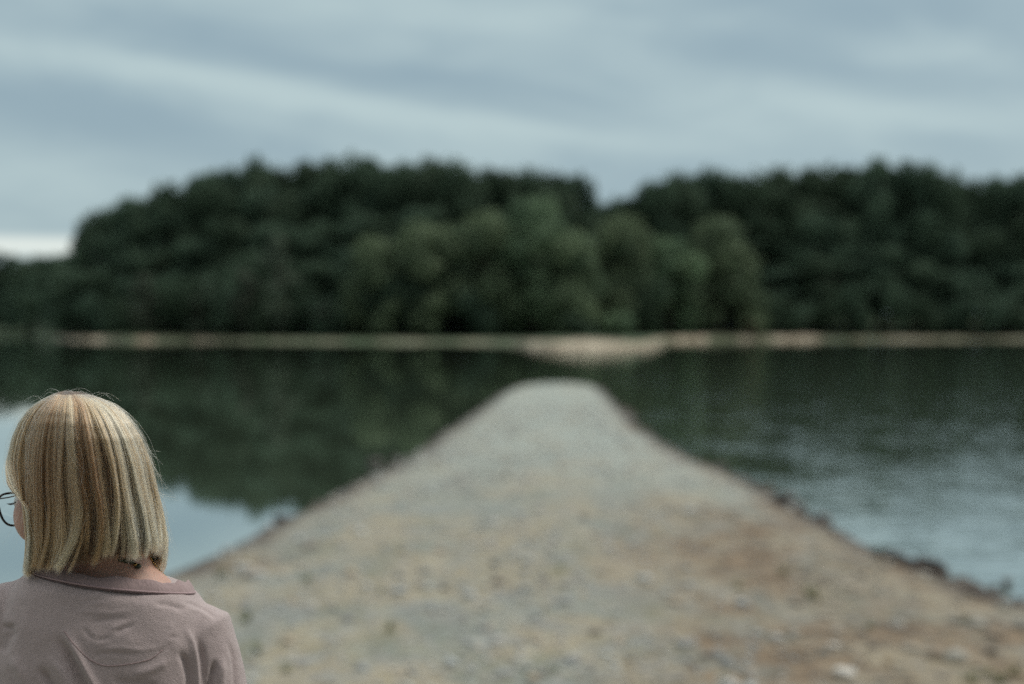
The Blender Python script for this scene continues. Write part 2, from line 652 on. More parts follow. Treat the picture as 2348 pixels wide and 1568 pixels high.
sandw = sandw * (brk + (1.5 - brk) * spit_)
sand = np.clip(sandw, 0, 1) * (1 - sstep(T, 3.2 + pt + 4 * (nz - 0.5), 6.5 + pt * 1.5 + 4 * (nz - 0.5)))
attr(fme, 'sand', sand.ravel())
fm = Mat('bank_soil')
fp = fm.pos()
sc_ = fm.mix(fm.ramp(fm.noise(fp, 0.25, 4), 0.35, 0.65), (0.19, 0.148, 0.098), (0.41, 0.35, 0.265))
gc_ = fm.mix(fm.noise(fp, 0.4, 4), (0.024, 0.050, 0.022), (0.050, 0.085, 0.032))
fm.set(Base_Color=fm.mix(fm.attr('sand'), gc_, sc_), Roughness=0.9)
fm.bump(fm.noise(fp, 2.0, 4), 0.2)
tag(link('far_bank', fme, fm.m), kind='structure')


def far_z(u, t):
    b = float(np.interp(u, [-1500, 260, 420, 520, 1200, 1260, 1420, 1560, 1700, 3900], [0.5, 0.9, 0.9, 0.6, 0.5, 0.75, 0.75, 1.1, 1.3, 0.7]))
    return b * (1 - math.exp(-max(t, 0) / 3.0)) + 5.0 * float(sstep(np.array(t + float(far_shore_y(u)) - float(np.interp(u, WU, WY))), 10, 70))


# ================================================================== trees
def foliage(name, dark, light):
    m = Mat(name)
    a = m.attr('tone')
    g = m.node('ShaderNodeObjectInfo')
    cc = m.mix(a, dark, light)
    h = m.node('ShaderNodeHueSaturation')
    m.put(h.inputs['Color'], cc)
    m.put(h.inputs['Value'], m.ramp(g.outputs['Random'], 0, 1, 0.8, 1.2))
    m.put(h.inputs['Hue'], m.ramp(g.outputs['Random'], 0, 1, 0.485, 0.515))
    m.set(Base_Color=h.outputs[0], Roughness=0.7)
    m.bs.inputs['Specular IOR Level'].default_value = 0.12
    tr = m.node('ShaderNodeBsdfTranslucent')
    m.l.new(h.outputs[0], tr.inputs[0])
    mxs = m.node('ShaderNodeMixShader')
    mxs.inputs[0].default_value = 0.25
    m.l.new(m.bs.outputs[0], mxs.inputs[1])
    m.l.new(tr.outputs[0], mxs.inputs[2])
    m.l.new(mxs.outputs[0], m.out.inputs[0])
    return m.m


FOL = {'dark': foliage('dark_leaves', (0.043, 0.076, 0.050), (0.084, 0.130, 0.082)),
       'light': foliage('light_leaves', (0.080, 0.128, 0.078), (0.190, 0.262, 0.150)),
       'grey': foliage('grey_leaves', (0.060, 0.080, 0.060), (0.120, 0.150, 0.105))}
bm_ = Mat('bark')
bm_.set(Base_Color=bm_.mix(bm_.noise(bm_.obj((1, 1, 0.2)), 20, 4), (0.035, 0.028, 0.022), (0.11, 0.09, 0.07)), Roughness=0.9)
BARK = bm_.m


def crown_mesh(name, seed, kind, n_leaf, shape):
    """unit-height crown made of leaf-clump faces spread through uneven lobes"""
    rg = np.random.default_rng(seed)
    lobes = []
    if shape == 'tall':
        for k in range(20):
            z = rg.uniform(0.12, 0.86)
            w = 0.24 * math.sqrt(max(0.04, 1 - ((z - 0.52) / 0.50) ** 2))
            a = rg.uniform(0, 6.28)
            r = rg.uniform(0.2, 1.0) * w
            lobes.append((r * math.cos(a), r * math.sin(a), z, rg.uniform(0.10, 0.145)))
        lobes.append((rg.uniform(-0.03, 0.03), rg.uniform(-0.03, 0.03), 0.90, 0.09))
    elif shape == 'round':
        for k in range(24):
            z = 0.10 + 0.80 * rg.uniform(0, 1) ** 0.85
            w = 0.40 * max(0.05, 1 - abs((z - 0.45) / 0.55) ** 3) ** 0.5
            a = rg.uniform(0, 6.28)
            r = rg.uniform(0.3, 1.0) * w
            lobes.append((r * math.cos(a), r * math.sin(a), z, rg.uniform(0.16, 0.23)))
        lobes += [(0.06, 0, 0.90, 0.17), (-0.08, 0.05, 0.89, 0.16), (0.02, -0.09, 0.88, 0.16)]
    elif shape == 'dome':                   # broad drooping willow-like crown
        for k in range(26):
            z = 0.08 + 0.72 * rg.uniform(0, 1) ** 0.9
            w = 0.42 * max(0.02, 1 - abs((z - 0.25) / 0.66) ** 2.6) ** 0.5
            a = rg.uniform(0, 6.28)
            r = rg.uniform(0.4, 1.0) * w
            lobes.append((r * math.cos(a), r * math.sin(a), z, rg.uniform(0.12, 0.20)))
        lobes += [(0.10, 0.0, 0.82, 0.19), (-0.10, 0.06, 0.81, 0.18), (0.0, -0.10, 0.82, 0.19)]
    else:                                   # low shrub
        for k in range(9):
            a = rg.uniform(0, 6.28)
            r = rg.uniform(0, 0.5)
            lobes.append((r * math.cos(a), r * math.sin(a), rg.uniform(0.25, 0.7), rg.uniform(0.22, 0.32)))
    lobes = np.array(lobes)
    w = lobes[:, 3] ** 2
    pick = rg.choice(len(lobes), n_leaf, p=w / w.sum())
    d = rg.normal(size=(n_leaf, 3))
    d /= np.linalg.norm(d, axis=1)[:, None]
    rr = lobes[pick, 3] * rg.uniform(0.62, 1.06, n_leaf) * (1 + 0.16 * np.sin(9 * d[:, 0] + pick) * np.sin(8 * d[:, 2] + 2 * pick))
    Cn = lobes[pick, :3] + d * rr[:, None] * np.array([1, 1, {'shrub': 0.85, 'dome': 0.75}.get(shape, 0.52)])
    nrm = d + rg.normal(size=(n_leaf, 3)) * 0.55 + np.array([0, 0, 0.25])
    nrm /= np.linalg.norm(nrm, axis=1)[:, None]
    t = np.cross(nrm, rg.normal(size=(n_leaf, 3)))
    t /= np.linalg.norm(t, axis=1)[:, None]
    b = np.cross(nrm, t)
    s = rg.uniform(0.010, 0.026, n_leaf) * (1.3 if shape != 'tall' else 1.0) * (1.8 if shape == 'shrub' else 1.0)
    s2 = s * rg.uniform(0.5, 0.9, n_leaf)
    V = np.stack([Cn - t * s[:, None], Cn + b * s2[:, None], Cn + t * s[:, None], Cn - b * s2[:, None]], 1).reshape(-1, 3)
    V[:, 2] = np.maximum(V[:, 2], 0.01)
    Q = np.arange(n_leaf * 4).reshape(-1, 4)
    me = npmesh(name, V, Q, False)
    tone = np.clip(rg.random(len(lobes))[pick] * 0.7 + rg.random(n_leaf) * 0.4 - 0.05, 0, 1)
    attr(me, 'tone', np.repeat(tone, 4))
    me.materials.append(FOL[kind])
    return me


def trunk_mesh(name, seed, shape):
    rg = random.Random(seed)
    top = 0.8 if shape != 'shrub' else 0.5
    pts = [(rg.uniform(-.012, .012) * k, rg.uniform(-.012, .012) * k, -0.03 + (top + .03) * k / 6) for k in range(7)]
    parts = [tube(pts, [0.020 - 0.0025 * k for k in range(7)], 8)]
    for k in range(7):
        a, z = rg.uniform(0, 6.28), rg.uniform(0.2, 0.65) * top / 0.8
        L = rg.uniform(0.12, 0.24)
        q = [(0, 0, z), (L * .5 * math.cos(a), L * .5 * math.sin(a), z + L * .35), (L * math.cos(a), L * math.sin(a), z + L * .8)]
        parts.append(tube(q, [0.008, 0.005, 0.002], 6))
    me = pymesh(name, merge(parts))
    me.materials.append(BARK)
    return me


KIND = {}
for k in range(5):
    KIND['dark', k] = (crown_mesh('crown', 10 + k, 'dark', 4200, 'tall'), trunk_mesh('trunk', k, 'tall'))
for k in range(3):
    KIND['darkround', k] = (crown_mesh('crown', 30 + k, 'dark', 5200, 'round'), trunk_mesh('trunk', 20 + k, 'round'))
    KIND['light', k] = (crown_mesh('crown', 40 + k, 'light', 5200, 'dome'), trunk_mesh('trunk', 30 + k, 'round'))
for k in range(2):
    KIND['grey', k] = (crown_mesh('crown', 50 + k, 'grey', 2600, 'tall'), trunk_mesh('trunk', 50 + k, 'tall'))
    KIND['darkshrub', k] = (crown_mesh('crown', 60 + k, 'dark', 1500, 'shrub'), trunk_mesh('trunk', 60 + k, 'shrub'))
    KIND['lightshrub', k] = (crown_mesh('crown', 70 + k, 'light', 1500, 'shrub'), trunk_mesh('trunk', 70 + k, 'shrub'))
WF = 1.35
NV = {'dark': 5, 'darkround': 3, 'light': 3, 'grey': 2, 'darkshrub': 2, 'lightshrub': 2}


def tree(u, vtop, t, kind, wide, label, group, cat='tree', name=None, var=None):
    """a tree t metres behind the far waterline in direction u whose top reaches the height seen at vtop;
    wide = crown diameter in metres"""
    Y = float(np.interp(u, WU, WY)) + t
    zt = P(u, vtop, Y).z
    zb = far_z(u, Y - float(far_shore_y(u))) - 0.1
    H = zt - zb
    root = empty(name or ('shrub' if 'shrub' in kind else 'tree'), ((u - CX) / F * Y, Y, zb))
    root.rotation_euler = (0, 0, random.uniform(0, 6.28))
    cmesh, tmesh = KIND[kind, random.randrange(NV[kind]) if var is None else var]
    unit = {'dark': 0.56, 'grey': 0.56, 'darkround': 0.98, 'light': 0.98, 'darkshrub': 1.3, 'lightshrub': 1.3}[kind]
    for nm, m_ in (('trunk', tmesh), ('crown', cmesh)):
        o = link(nm, m_, None, root)
        o.scale = (wide * WF / unit, wide * WF / unit, H)
    tag(root, label, cat, group)
    return root


ORD = ['first', 'second', 'third', 'fourth', 'fifth', 'sixth', 'seventh', 'eighth', 'ninth', 'tenth', 'eleventh', 'twelfth',
       'thirteenth', 'fourteenth', 'fifteenth', 'sixteenth', 'seventeenth', 'eighteenth', 'nineteenth', 'twentieth']
# skyline left of the gap, counted from the gap outwards
SKL = [(1325, 398, 6), (1268, 396, 8), (1205, 393, 10), (1125, 384, 10), (1050, 374, 10), (1000, 368, 10), (930, 372, 10),
       (845, 358, 9), (765, 366, 10), (700, 368, 9), (640, 386, 9), (590, 367, 9), (520, 385, 9), (455, 402, 9), (375, 424, 9),
       (300, 454, 10), (240, 486, 10), (210, 522, 7)]
for k, (u, v, w) in enumerate(SKL):
    lab = f'dark leafy tree, {ORD[k]} skyline crown left of the gap in the wood'
    if k == 0: lab = 'dark pointed tree on the skyline right at the left edge of the gap'
    if k == 7: lab = 'dark tree with the highest pointed top of the left half of the wood'
    if k == 17: lab = 'dark tree at the outer left end of the tall wood, above the low treeline'
    tree(u, v - 8, 46 + random.uniform(-4, 8), 'darkround', w * 1.1, lab, 'dark trees on the skyline of the wood', var=k % 3)
SKR = [(1445, 452, 6), (1500, 414, 8), (1550, 402, 9), (1630, 384, 10), (1705, 400, 9), (1790, 384, 10), (1860, 382, 10),
       (1940, 378, 10), (2010, 364, 10), (2085, 366, 11), (2150, 398, 9), (2215, 416, 9), (2280, 404, 10), (2345, 400, 10)]
for k, (u, v, w) in enumerate(SKR):
    lab = f'dark leafy tree, {ORD[k]} skyline crown right of the gap in the wood'
    if k == 8: lab = 'dark tree with the highest crown in the right half of the wood'
    tree(u, v - 6, 30 + random.uniform(-4, 8), 'darkround', w * 1.15, lab, 'dark trees on the skyline of the wood', var=k % 3)
for k in range(24):
    u, v = 2410 + 74 * k, 405 + 14 * math.sin(k * 2.1) + 4 * k
    tree(u, v, 20 + 14 * (k % 2), 'darkround', 12, 'dark tree of the wood beyond the right end of the view', 'dark trees beyond the right end')
# the wood's inner rows: crowns that merge into one another
su, sv = np.array(sorted([(a, b) for a, b, _ in SKL + SKR]), float).T
for row, (dv, t0, st) in enumerate(((28, 41, 62), (115, 31, 76), (205, 23, 80))):
    u = 205 + 25 * row
    while u < 2420:
        vt = float(np.interp(u, su, sv)) + dv + random.uniform(-18, 30)
        if u < 330: vt += (330 - u) * 0.25
        if 1310 < u < 1470: vt = max(vt, 490 + 30 * row)
        kk = random.choice(['dark', 'darkround', 'darkround'])
        tt = t0 + random.uniform(-3, 3) - (7 if u > 1800 else 0)
        tree(u, vt, max(tt, 7), kk, random.uniform(8.5, 11),
             ['dark tree just below the skyline, merging with its neighbours in the wood',
              'dark tree half way down the wood, merging with its neighbours',
              'dark tree low in the wood near the shore, merging with its neighbours'][row],
             ['trees just below the skyline', 'trees half way down the wood', 'trees low in the wood'][row])
        u += st + random.uniform(-14, 14)
u = 225
while u < 2420:
    vt = float(np.interp(u, su, sv)) + 16 + random.uniform(-4, 8)
    if not 1300 < u < 1475:
        tree(u, vt, 60 + random.uniform(-4, 6), 'darkround', 10,
             'dark tree at the back of the wood, seen only between the skyline crowns', 'trees at the back of the wood')
    u += 58 + random.uniform(-8, 8)
for u, v in ((1345, 470), (1375, 462), (1405, 456), (1435, 452)):
    tree(u, v, 52, 'darkround', 7, 'dark low crown filling the bottom of the gap in the wood', 'low crowns at the bottom of the gap')
# dark low growth along the foot of the wood
u = 150
k = 0
while u < 2420:
    if not (790 < u < 1740 and random.random() < 0.75):
      tree(u, 640 + random.uniform(-30, 40), 7 + random.uniform(0, 2.5), 'darkshrub', random.uniform(6, 8),
         'dark undergrowth shrub at the foot of the wood above the far bank', 'dark shrubs along the foot of the wood', 'shrub')
    u += 74 + random.uniform(-12, 12)
# the paler trees that stand out in front
for u, v, t, w, kd, lab in (
        (975, 498, 12, 11, 'light', 'paler green spreading tree left of the centre of the far shore'),
        (860, 532, 9, 8.5, 'light', 'paler green tree, lower and left-hand neighbour of the spreading pale tree'),
        (1110, 470, 15, 8, 'light', 'soft green tree between the two tall pale crowns left of the sandy point'),
        (1225, 430, 16, 10.5, 'light', 'tall pale green tree just left of the gap in the wood'),
        (1310, 520, 10, 9, 'light', 'pale green tree right behind the sandy point, below the gap'),
        (1430, 482, 17, 9, 'light', 'pale green tree standing directly below the gap in the wood'),
        (1530, 528, 12, 9, 'light', 'rounded pale tree right of the gap, in front of the dark wood'),
        (1650, 484, 10, 11.5, 'light', 'pale yellow-green rounded tree, rightmost of the pale crowns')):
    tree(u, v, t, kd, w * 1.3, lab, 'paler trees in front of the wood')
for u, v, w, lab in ((335, 618, 4.5, 'greyish sapling near the left end of the wood'),
                     (455, 632, 4.5, 'greyish sapling right of the first one at the left of the wood'),
                     (640, 520, 5.0, 'slim grey-green tree in the left part of the wood'),
                     (740, 685, 3.0, 'small pale bush low on the left bank'),
                     (565, 600, 4.5, 'grey-green slim tree between the saplings and the slim grey tree')):
    tree(u, v, 5.0, 'grey', w, lab, 'grey saplings in front of the wood')
tree(1410, 682, 4, 'lightshrub', 6.5, 'low rounded shrub on the shore behind the sandy point', None, 'shrub')
tree(1330, 716, -2, 'darkshrub', 6.0, 'dark low bush hanging over the back of the sandy point', None, 'shrub')
# the distant low treeline at the far left
u = -1500
while u < 215:
    tree(u, 570 + random.uniform(-9, 14), (10 if u < 60 else 134) + random.uniform(-3, 8), random.choice(['dark', 'darkround']), random.uniform(9, 12),
         'distant dark tree in the low treeline left of the tall wood', 'distant trees at the left')
    u += (34 if u > -420 else 70) + random.uniform(-6, 6)
u = -420
while u < 70:
    tree(u, 640 + random.uniform(-20, 20), 5 + random.uniform(-1, 2), 'darkround', random.uniform(10, 13),
         'low dark tree at the foot of the distant treeline on the left', 'low trees under the distant treeline')
    u += 40 + random.uniform(-6, 6)
for u in (70, 85, 100, 115, 132, 150, 165, 180, 205):
    tree(u, 606 + random.uniform(-8, 30), 12, 'darkround', 10, 'dark tree stepping down from the left end of the tall wood', 'trees at the left foot of the wood')
# a rust-brown bush on the right bank
rust = foliage('rust_leaves', (0.10, 0.06, 0.04), (0.20, 0.125, 0.09))
cm_ = crown_mesh('crown', 90, 'light', 500, 'shrub')
cm_.materials[0] = rust
KIND['lightshrub', 9] = (cm_, KIND['lightshrub', 0][1])
tree(1722, 728, 3.5, 'lightshrub', 2.6, 'small rust-brown bush on the right-hand sandy bank', None, 'shrub', var=9)

# ================================================================== stones, driftwood, grass on the spit
def ico(sub):
    import bmesh
    b = bmesh.new()
    bmesh.ops.create_icosphere(b, subdivisions=sub, radius=1)
    V = np.array([v.co[:] for v in b.verts])
    Q = np.array([[v.index for v in f.verts] for f in b.faces])
    b.free()
    return V, Q


IV1, IQ1 = ico(1)
IV2, IQ2 = ico(3)
n_st = 11000
sx_, sy_ = [], []
while len(sx_) < n_st:
    yy = RNG.uniform(0, 1, 4000) ** 1.7 * 43 + 3.0
    xx = RNG.uniform(-6, 9, 4000)
    d = shore_d(xx, yy)
    clus = fbm(xx * 1.3 + 9, yy * 1.0, 3)
    ok = (d > 0.03) & (RNG.random(4000) < sstep(clus, 0.40, 0.62) + 0.12)
    sx_ += list(xx[ok]); sy_ += list(yy[ok])
sx_, sy_ = np.array(sx_[:n_st]), np.array(sy_[:n_st])
# a ragged dark stony rim along both waterlines
ne = 1500
ex, ey = [], []
while len(ex) < ne:
    yy = RNG.uniform(0, 1, 6000) ** 1.4 * 58 + 9.0
    sd_ = RNG.random(6000) < 0.5
    sd_ = RNG.random(6000) < 0.25
    xx = np.where(sd_, np.interp(yy, LY, LX), np.interp(yy, RY, RX)) + RNG.normal(0, 0.45, 6000)
    d = shore_d(xx, yy)
    ok = (d > -0.12) & (d < 0.28) & (fbm(xx * 0.9 + 2, yy * 0.6, 3) > 0.50)
    ex += list(xx[ok]); ey += list(yy[ok])
sx_ = np.concatenate([sx_, ex[:ne]]); sy_ = np.concatenate([sy_, ey[:ne]])
n_in = n_st
n_st += ne
srad = RNG.uniform(0.010, 0.030, n_st) + (RNG.random(n_st) < 0.12) * RNG.uniform(0.01, 0.045, n_st)
srad[n_in:] = (RNG.uniform(0.012, 0.034, ne) + (RNG.random(ne) < 0.10) * RNG.uniform(0.02, 0.05, ne)) * np.where(sx_[n_in:] < 0, 0.6, 1.0)
szz = ground_z(sx_, sy_)
flat = RNG.uniform(0.45, 0.8, n_st)
ang = RNG.uniform(0, 6.28, n_st)
sh = IV1[None] * (1 + RNG.uniform(-0.22, 0.22, (n_st, len(IV1)))[..., None])
sh = sh * (srad[:, None] * RNG.uniform(0.8, 1.35, (n_st, 1)))[..., None] * np.stack([np.ones(n_st), RNG.uniform(0.6, 1, n_st), flat], -1)[:, None]
ca, sa = np.cos(ang)[:, None], np.sin(ang)[:, None]
SVt = np.stack([sh[..., 0] * ca - sh[..., 1] * sa + sx_[:, None], sh[..., 0] * sa + sh[..., 1] * ca + sy_[:, None],
                sh[..., 2] + (szz + srad * flat * 0.35)[:, None]], -1)
SQ = (IQ1[None] + (np.arange(n_st) * len(IV1))[:, None, None]).reshape(-1, 3)
stme = npmesh('gravel', SVt.reshape(-1, 3), SQ)
pal = np.array([(0.38, 0.40, 0.39), (0.30, 0.31, 0.30), (0.44, 0.43, 0.40), (0.30, 0.27, 0.23), (0.16, 0.15, 0.14), (0.42, 0.35, 0.26)])
scol = pal[RNG.choice(6, n_st, p=[.27, .23, .2, .12, .06, .12])] * RNG.uniform(0.85, 1.15, (n_st, 1))
scol[n_in:] = np.array([0.085, 0.068, 0.055]) * RNG.uniform(0.5, 1.7, (ne, 1))
scol[:n_in] *= np.where((sstep(sx_[:n_in], 0.6, 3.2) * (1 - sstep(sy_[:n_in], 13, 24)))[:, None] > 0.5, np.array([0.8, 0.72, 0.63]), 1.0)
attr(stme, 'tint', np.repeat(scol, len(IV1), 0))
sm_ = Mat('stone')
sm_.set(Base_Color=sm_.attr('tint', 'Color'), Roughness=0.8)
tag(link('gravel', stme, sm_.m), kind='stuff')

dk = Mat('wet_stone')
dkp = dk.obj()
dk.set(Base_Color=dk.mix(dk.noise(dkp, 18, 5), (0.030, 0.026, 0.022), (0.10, 0.085, 0.070)), Roughness=0.55)
dk.bump(dk.noise(dkp, 30, 5), 0.01)
ls = Mat('pale_stone')
ls.set(Base_Color=ls.mix(ls.noise(ls.obj(), 14, 5), (0.38, 0.36, 0.32), (0.62, 0.59, 0.53)), Roughness=0.75)
ls.bump(ls.noise(ls.obj(), 30, 5), 0.006)


def rock_mesh(seed, r):
    rg = np.random.default_rng(seed)
    V = IV2.copy()
    s = np.zeros(len(V))
    for k in range(14):
        d = rg.normal(size=3); d /= np.linalg.norm(d)
        s += np.minimum(0, rg.uniform(0.55, 0.9) - V @ d) * 0.8
    for k in range(8):
        d = rg.normal(size=3)
        s += 0.03 * np.sin(V @ d * 4 + rg.uniform(0, 6))
    return npmesh('rock', V * (1 + s)[:, None] * np.array(r), IQ2)


def rock(u, v, wpx, hpx, mat, label, z=None, seed=0, group=None, cat='rock'):
    """rock whose foot is seen at (u, v); size given in picture units"""
    zz = 0.0
    for _ in range(12):
        q = G(u, v, zz)
        zz = float(ground_z(np.array([q.x]), np.array([q.y]))[0]) if z is None else z
    s = q.y / F
    r = (wpx * s / 2, wpx * s * 0.4, hpx * s / 2 * 1.25)
    o = link('rock', rock_mesh(seed, r), mat, None, (q.x, q.y + r[1] * 0.5, zz + r[2] * 0.55))
    o.rotation_euler = (0, 0, random.uniform(-0.3, 0.3))
    return tag(o, label, cat, group)


rock(1800, 1160, 62, 34, dk.m, 'dark wet rock half way along the right waterline, larger of a close pair', 0.0, 1)
rock(1835, 1172, 34, 22, dk.m, 'small dark rock touching the right side of the larger waterline rock', 0.0, 2)
rock(1887, 1202, 46, 28, dk.m, 'dark rock on the right waterline between the rock pair and the driftwood', 0.0, 3)
rock(1650, 1080, 40, 20, dk.m, 'low dark rock farthest along the right waterline', 0.0, 4)
rock(1700, 1108, 34, 14, dk.m, 'flat dark rock just below the farthest rock on the right waterline', 0.0, 9)
rock(2307, 1352, 26, 28, dk.m, 'single dark rock sticking out of the water off the right waterline', -0.02, 5)
rock(2350, 1408, 56, 40, dk.m, 'dark rock cut by the right edge of the picture at the waterline', 0.02, 6)
rock(2345, 1438, 40, 20, dk.m, 'flat dark rock below the one at the right picture edge', None, 7)
rock(638, 1205, 34, 30, dk.m, 'dark rock on the left waterline beside the patch of bright water', 0.0, 8)
rock(858, 1066, 46, 22, dk.m, 'low dark rock in the shallows off the left waterline', 0.0, 11)
rock(908, 1060, 30, 14, dk.m, 'small dark rock touching the left bank beside the shallows', 0.0, 12)
rock(2130, 1322, 34, 9, ls.m, 'flat pale stone in front of the driftwood', None, 13)
rock(1940, 1555, 62, 26, ls.m, 'pale stone near the bottom right of the gravel', None, 14)
rock(2060, 1440, 40, 22, ls.m, 'pale grey rounded stone right of centre on the brown soil', None, 15)
rock(1912, 1487, 44, 16, ls.m, 'flat pale stone just above the largest pale stone', None, 16)
rock(2275, 1502, 30, 16, dk.m, 'dark stone on the brown soil near the right edge', None, 17)
rock(2150, 1500, 22, 12, ls.m, 'little pale stone on the brown soil between two stones', None, 18)

# driftwood: two dark lengths end to end on the waterline
dw = Mat('driftwood_bark')
dwp = dw.obj((1, 6, 6))
dw.set(Base_Color=dw.mix(dw.noise(dwp, 6, 5), (0.020, 0.017, 0.015), (0.075, 0.06, 0.05)), Roughness=0.8)
dw.bump(dw.noise(dwp, 8, 5), 0.02)


def log(ua, va, ub, vb, r, lab, seed, stubs):
    a, b = G(ua, va, 0.06), G(ub, vb, 0.06)
    mid_ = (a + b) / 2
    rg = random.Random(seed)
    pts, rad = [], []
    for k in range(15):
        f = k / 14
        q = a.lerp(b, f) - mid_
        pts.append(q + Vector((0, rg.uniform(-.02, .02), rg.uniform(-.02, .02) + 0.03 * math.sin(3 * f))))
        rad.append(r * (0.75 + 0.4 * math.sin(math.pi * (0.15 + 0.8 * f))) * rg.uniform(0.85, 1.12))
    parts = [tube(pts, rad, 14)]
    for k in range(stubs):
        q = pts[rg.randrange(3, 12)]
        d = Vector((rg.uniform(-.6, .6), rg.uniform(-.4, .2), 1)).normalized() * r * rg.uniform(1.4, 2.2)
        parts.append(tube([q, q + d * .6, q + d], [r * .35, r * .25, r * .12], 8))
    o = link('driftwood', pymesh('driftwood', merge(parts)), dw.m, None, (mid_.x, mid_.y, 0.06))
    tag(o, lab, 'driftwood')


log(1992, 1275, 2095, 1296, 0.055, 'lumpy brown-black driftwood on the right waterline, left-hand piece', 3, 5)
log(2080, 1300, 2162, 1308, 0.075, 'thick black end of driftwood on the right waterline, right-hand piece', 4, 2)

gr = Mat('grass_blade')
gr.set(Base_Color=gr.mix(gr.attr('tone'), (0.09, 0.12, 0.045), (0.24, 0.25, 0.10)), Roughness=0.6)


def tuft(u, v, hpx, n, label, seed, group=None):
    zz = 0.3
    for _ in range(12):
        q = G(u, v, zz)
        zz = float(ground_z(np.array([q.x]), np.array([q.y]))[0])
    H = 0.8 * hpx * q.y / F
    rg = np.random.default_rng(seed)
    V, Q, tn = [], [], []
    for k in range(n):
        a = rg.uniform(0, 6.28)
        le = H * rg.uniform(0.55, 1.1)
        ln = rg.uniform(0.1, 0.6)
        bx, by = rg.normal(0, H * 0.18, 2)
        w = H * 0.035 + 0.002
        o = len(V)
        for s in range(4):
            f = s / 3
            r_ = ln * le * f * f
            cx_, cy_, cz_ = bx + r_ * math.cos(a), by + r_ * math.sin(a), le * f * (1 - 0.25 * ln * f) - 0.01
            ww = w * (1 - f * 0.92)
            V += [(cx_ - ww * math.sin(a), cy_ + ww * math.cos(a), cz_), (cx_ + ww * math.sin(a), cy_ - ww * math.cos(a), cz_)]
            tn += [0.0 + f * 0.6 + rg.uniform(0, 0.4)] * 2
        for s in range(3):
            Q.append((o + 2 * s, o + 2 * s + 1, o + 2 * s + 3, o + 2 * s + 2))
    me = npmesh('grass_tuft', V, Q)
    attr(me, 'tone', np.clip(tn, 0, 1))
    tag(link('grass_tuft', me, gr.m, None, q), label, 'grass', group)


TF = [(2228, 1565, 46, 'green grass tuft at the bottom right, leftmost of the corner clump'),
      (2262, 1548, 34, 'green grass tuft second from left in the bottom right corner clump'),
      (2290, 1566, 50, 'tall green grass tuft in the middle of the bottom right corner clump'),
      (2328, 1550, 44, 'green grass tuft nearest the right edge in the corner clump'),
      (1862, 1372, 56, 'thin green grass tuft among pale stones right of the middle of the spit'),
      (1797, 1318, 36, 'green grass tuft on the spit left of the driftwood'),
      (1992, 1440, 34, 'yellow-green grass tuft on the brown soil below the driftwood'),
      (2211, 1428, 30, 'grass tuft on the brown soil below the lone rock in the water'),
      (508, 1325, 42, 'green grass tuft on the left bank just right of the girl\'s hair'),
      (702, 1340, 40, 'dull grass tuft on the grey gravel of the left bank'),
      (562, 1425, 46, 'yellow-green grass tuft right of the girl\'s shoulder'),
      (590, 1500, 46, 'yellow-green grass tuft beside the girl\'s sleeve'),
      (655, 1540, 40, 'yellow-green grass tuft on gravel right of the girl\'s sleeve near the bottom'),
      (896, 1446, 36, 'dull green grass tuft on the gravel in the left foreground'),
      (870, 1360, 30, 'small dull grass tuft above the one in the left foreground gravel'),
      (1660, 1560, 34, 'grass tuft at the bottom of the picture right of centre'),
      (1270, 1540, 34, 'dull grass tuft at the bottom middle of the gravel'),
      (1690, 1350, 30, 'small grass tuft in the pale stones of the middle right'),
      (1280, 1310, 28, 'small dull grass tuft in the middle of the spit')]
for k, (u, v, h, lab) in enumerate(TF):
    tuft(u, v, h, 24, lab, 100 + k)

# ================================================================== the girl
SC = 2.0 / F                                   # metres per picture unit at her distance
TILT = R(8.0)                                   # her left shoulder is the higher one
EX = (255 - CX) * SC
EY = 2.02
EZ = float(ground_z(np.array([EX]), np.array([EY]))[0])
person = empty('person', (EX, EY, EZ))
tag(person, 'girl with a blond bob, glasses and mauve sweatshirt seen from behind', 'person')
E = np.array([EX, EY, EZ])


def Lc(u, v, Y=2.0):
    return np.array(P(u, v, Y)) - E


N0 = Lc(257, 1331, 2.0)                         # base of the neck (collar level)
ct, st_ = math.cos(TILT), math.sin(TILT)


def T3(p):
    """torso frame (x right, y away, z up from the collar) -> local, with the shoulder tilt"""
    p = np.atleast_2d(np.asarray(p, float))
    x = p[:, 0] * ct + p[:, 2] * st_ * 0.35
    z = -p[:, 0] * st_ + p[:, 2] * ct
    f = np.clip(1 + p[:, 2] / 0.55, 0, 1)       # tilt fades towards the hips
    x = p[:, 0] + (x - p[:, 0]) * f
    z = p[:, 2] + (z - p[:, 2]) * f
    return np.stack([x, p[:, 1], z], -1) + N0


def T1(p):
    return tuple(T3([p])[0])


# head frame
YAW, PIT = R(56), R(16)
F0 = np.array([-math.sin(YAW), math.cos(YAW), 0.0])
Z0 = np.array([0, 0, 1.0])
HF = F0 * math.cos(PIT) - Z0 * math.sin(PIT)
HU = F0 * math.sin(PIT) + Z0 * math.cos(PIT)
HL = np.cross(Z0, F0)
HM = np.stack([HF, HL, HU], 1)                  # columns
HO = Lc(181, 1114, 2.0)
HS = 1.04


def Hd(p):
    return (np.asarray(p, float) * HS) @ HM.T + HO


def hel(c, r, **k):
    return ellipsoid(Hd(c), np.array(r) * HS, HM, **k)


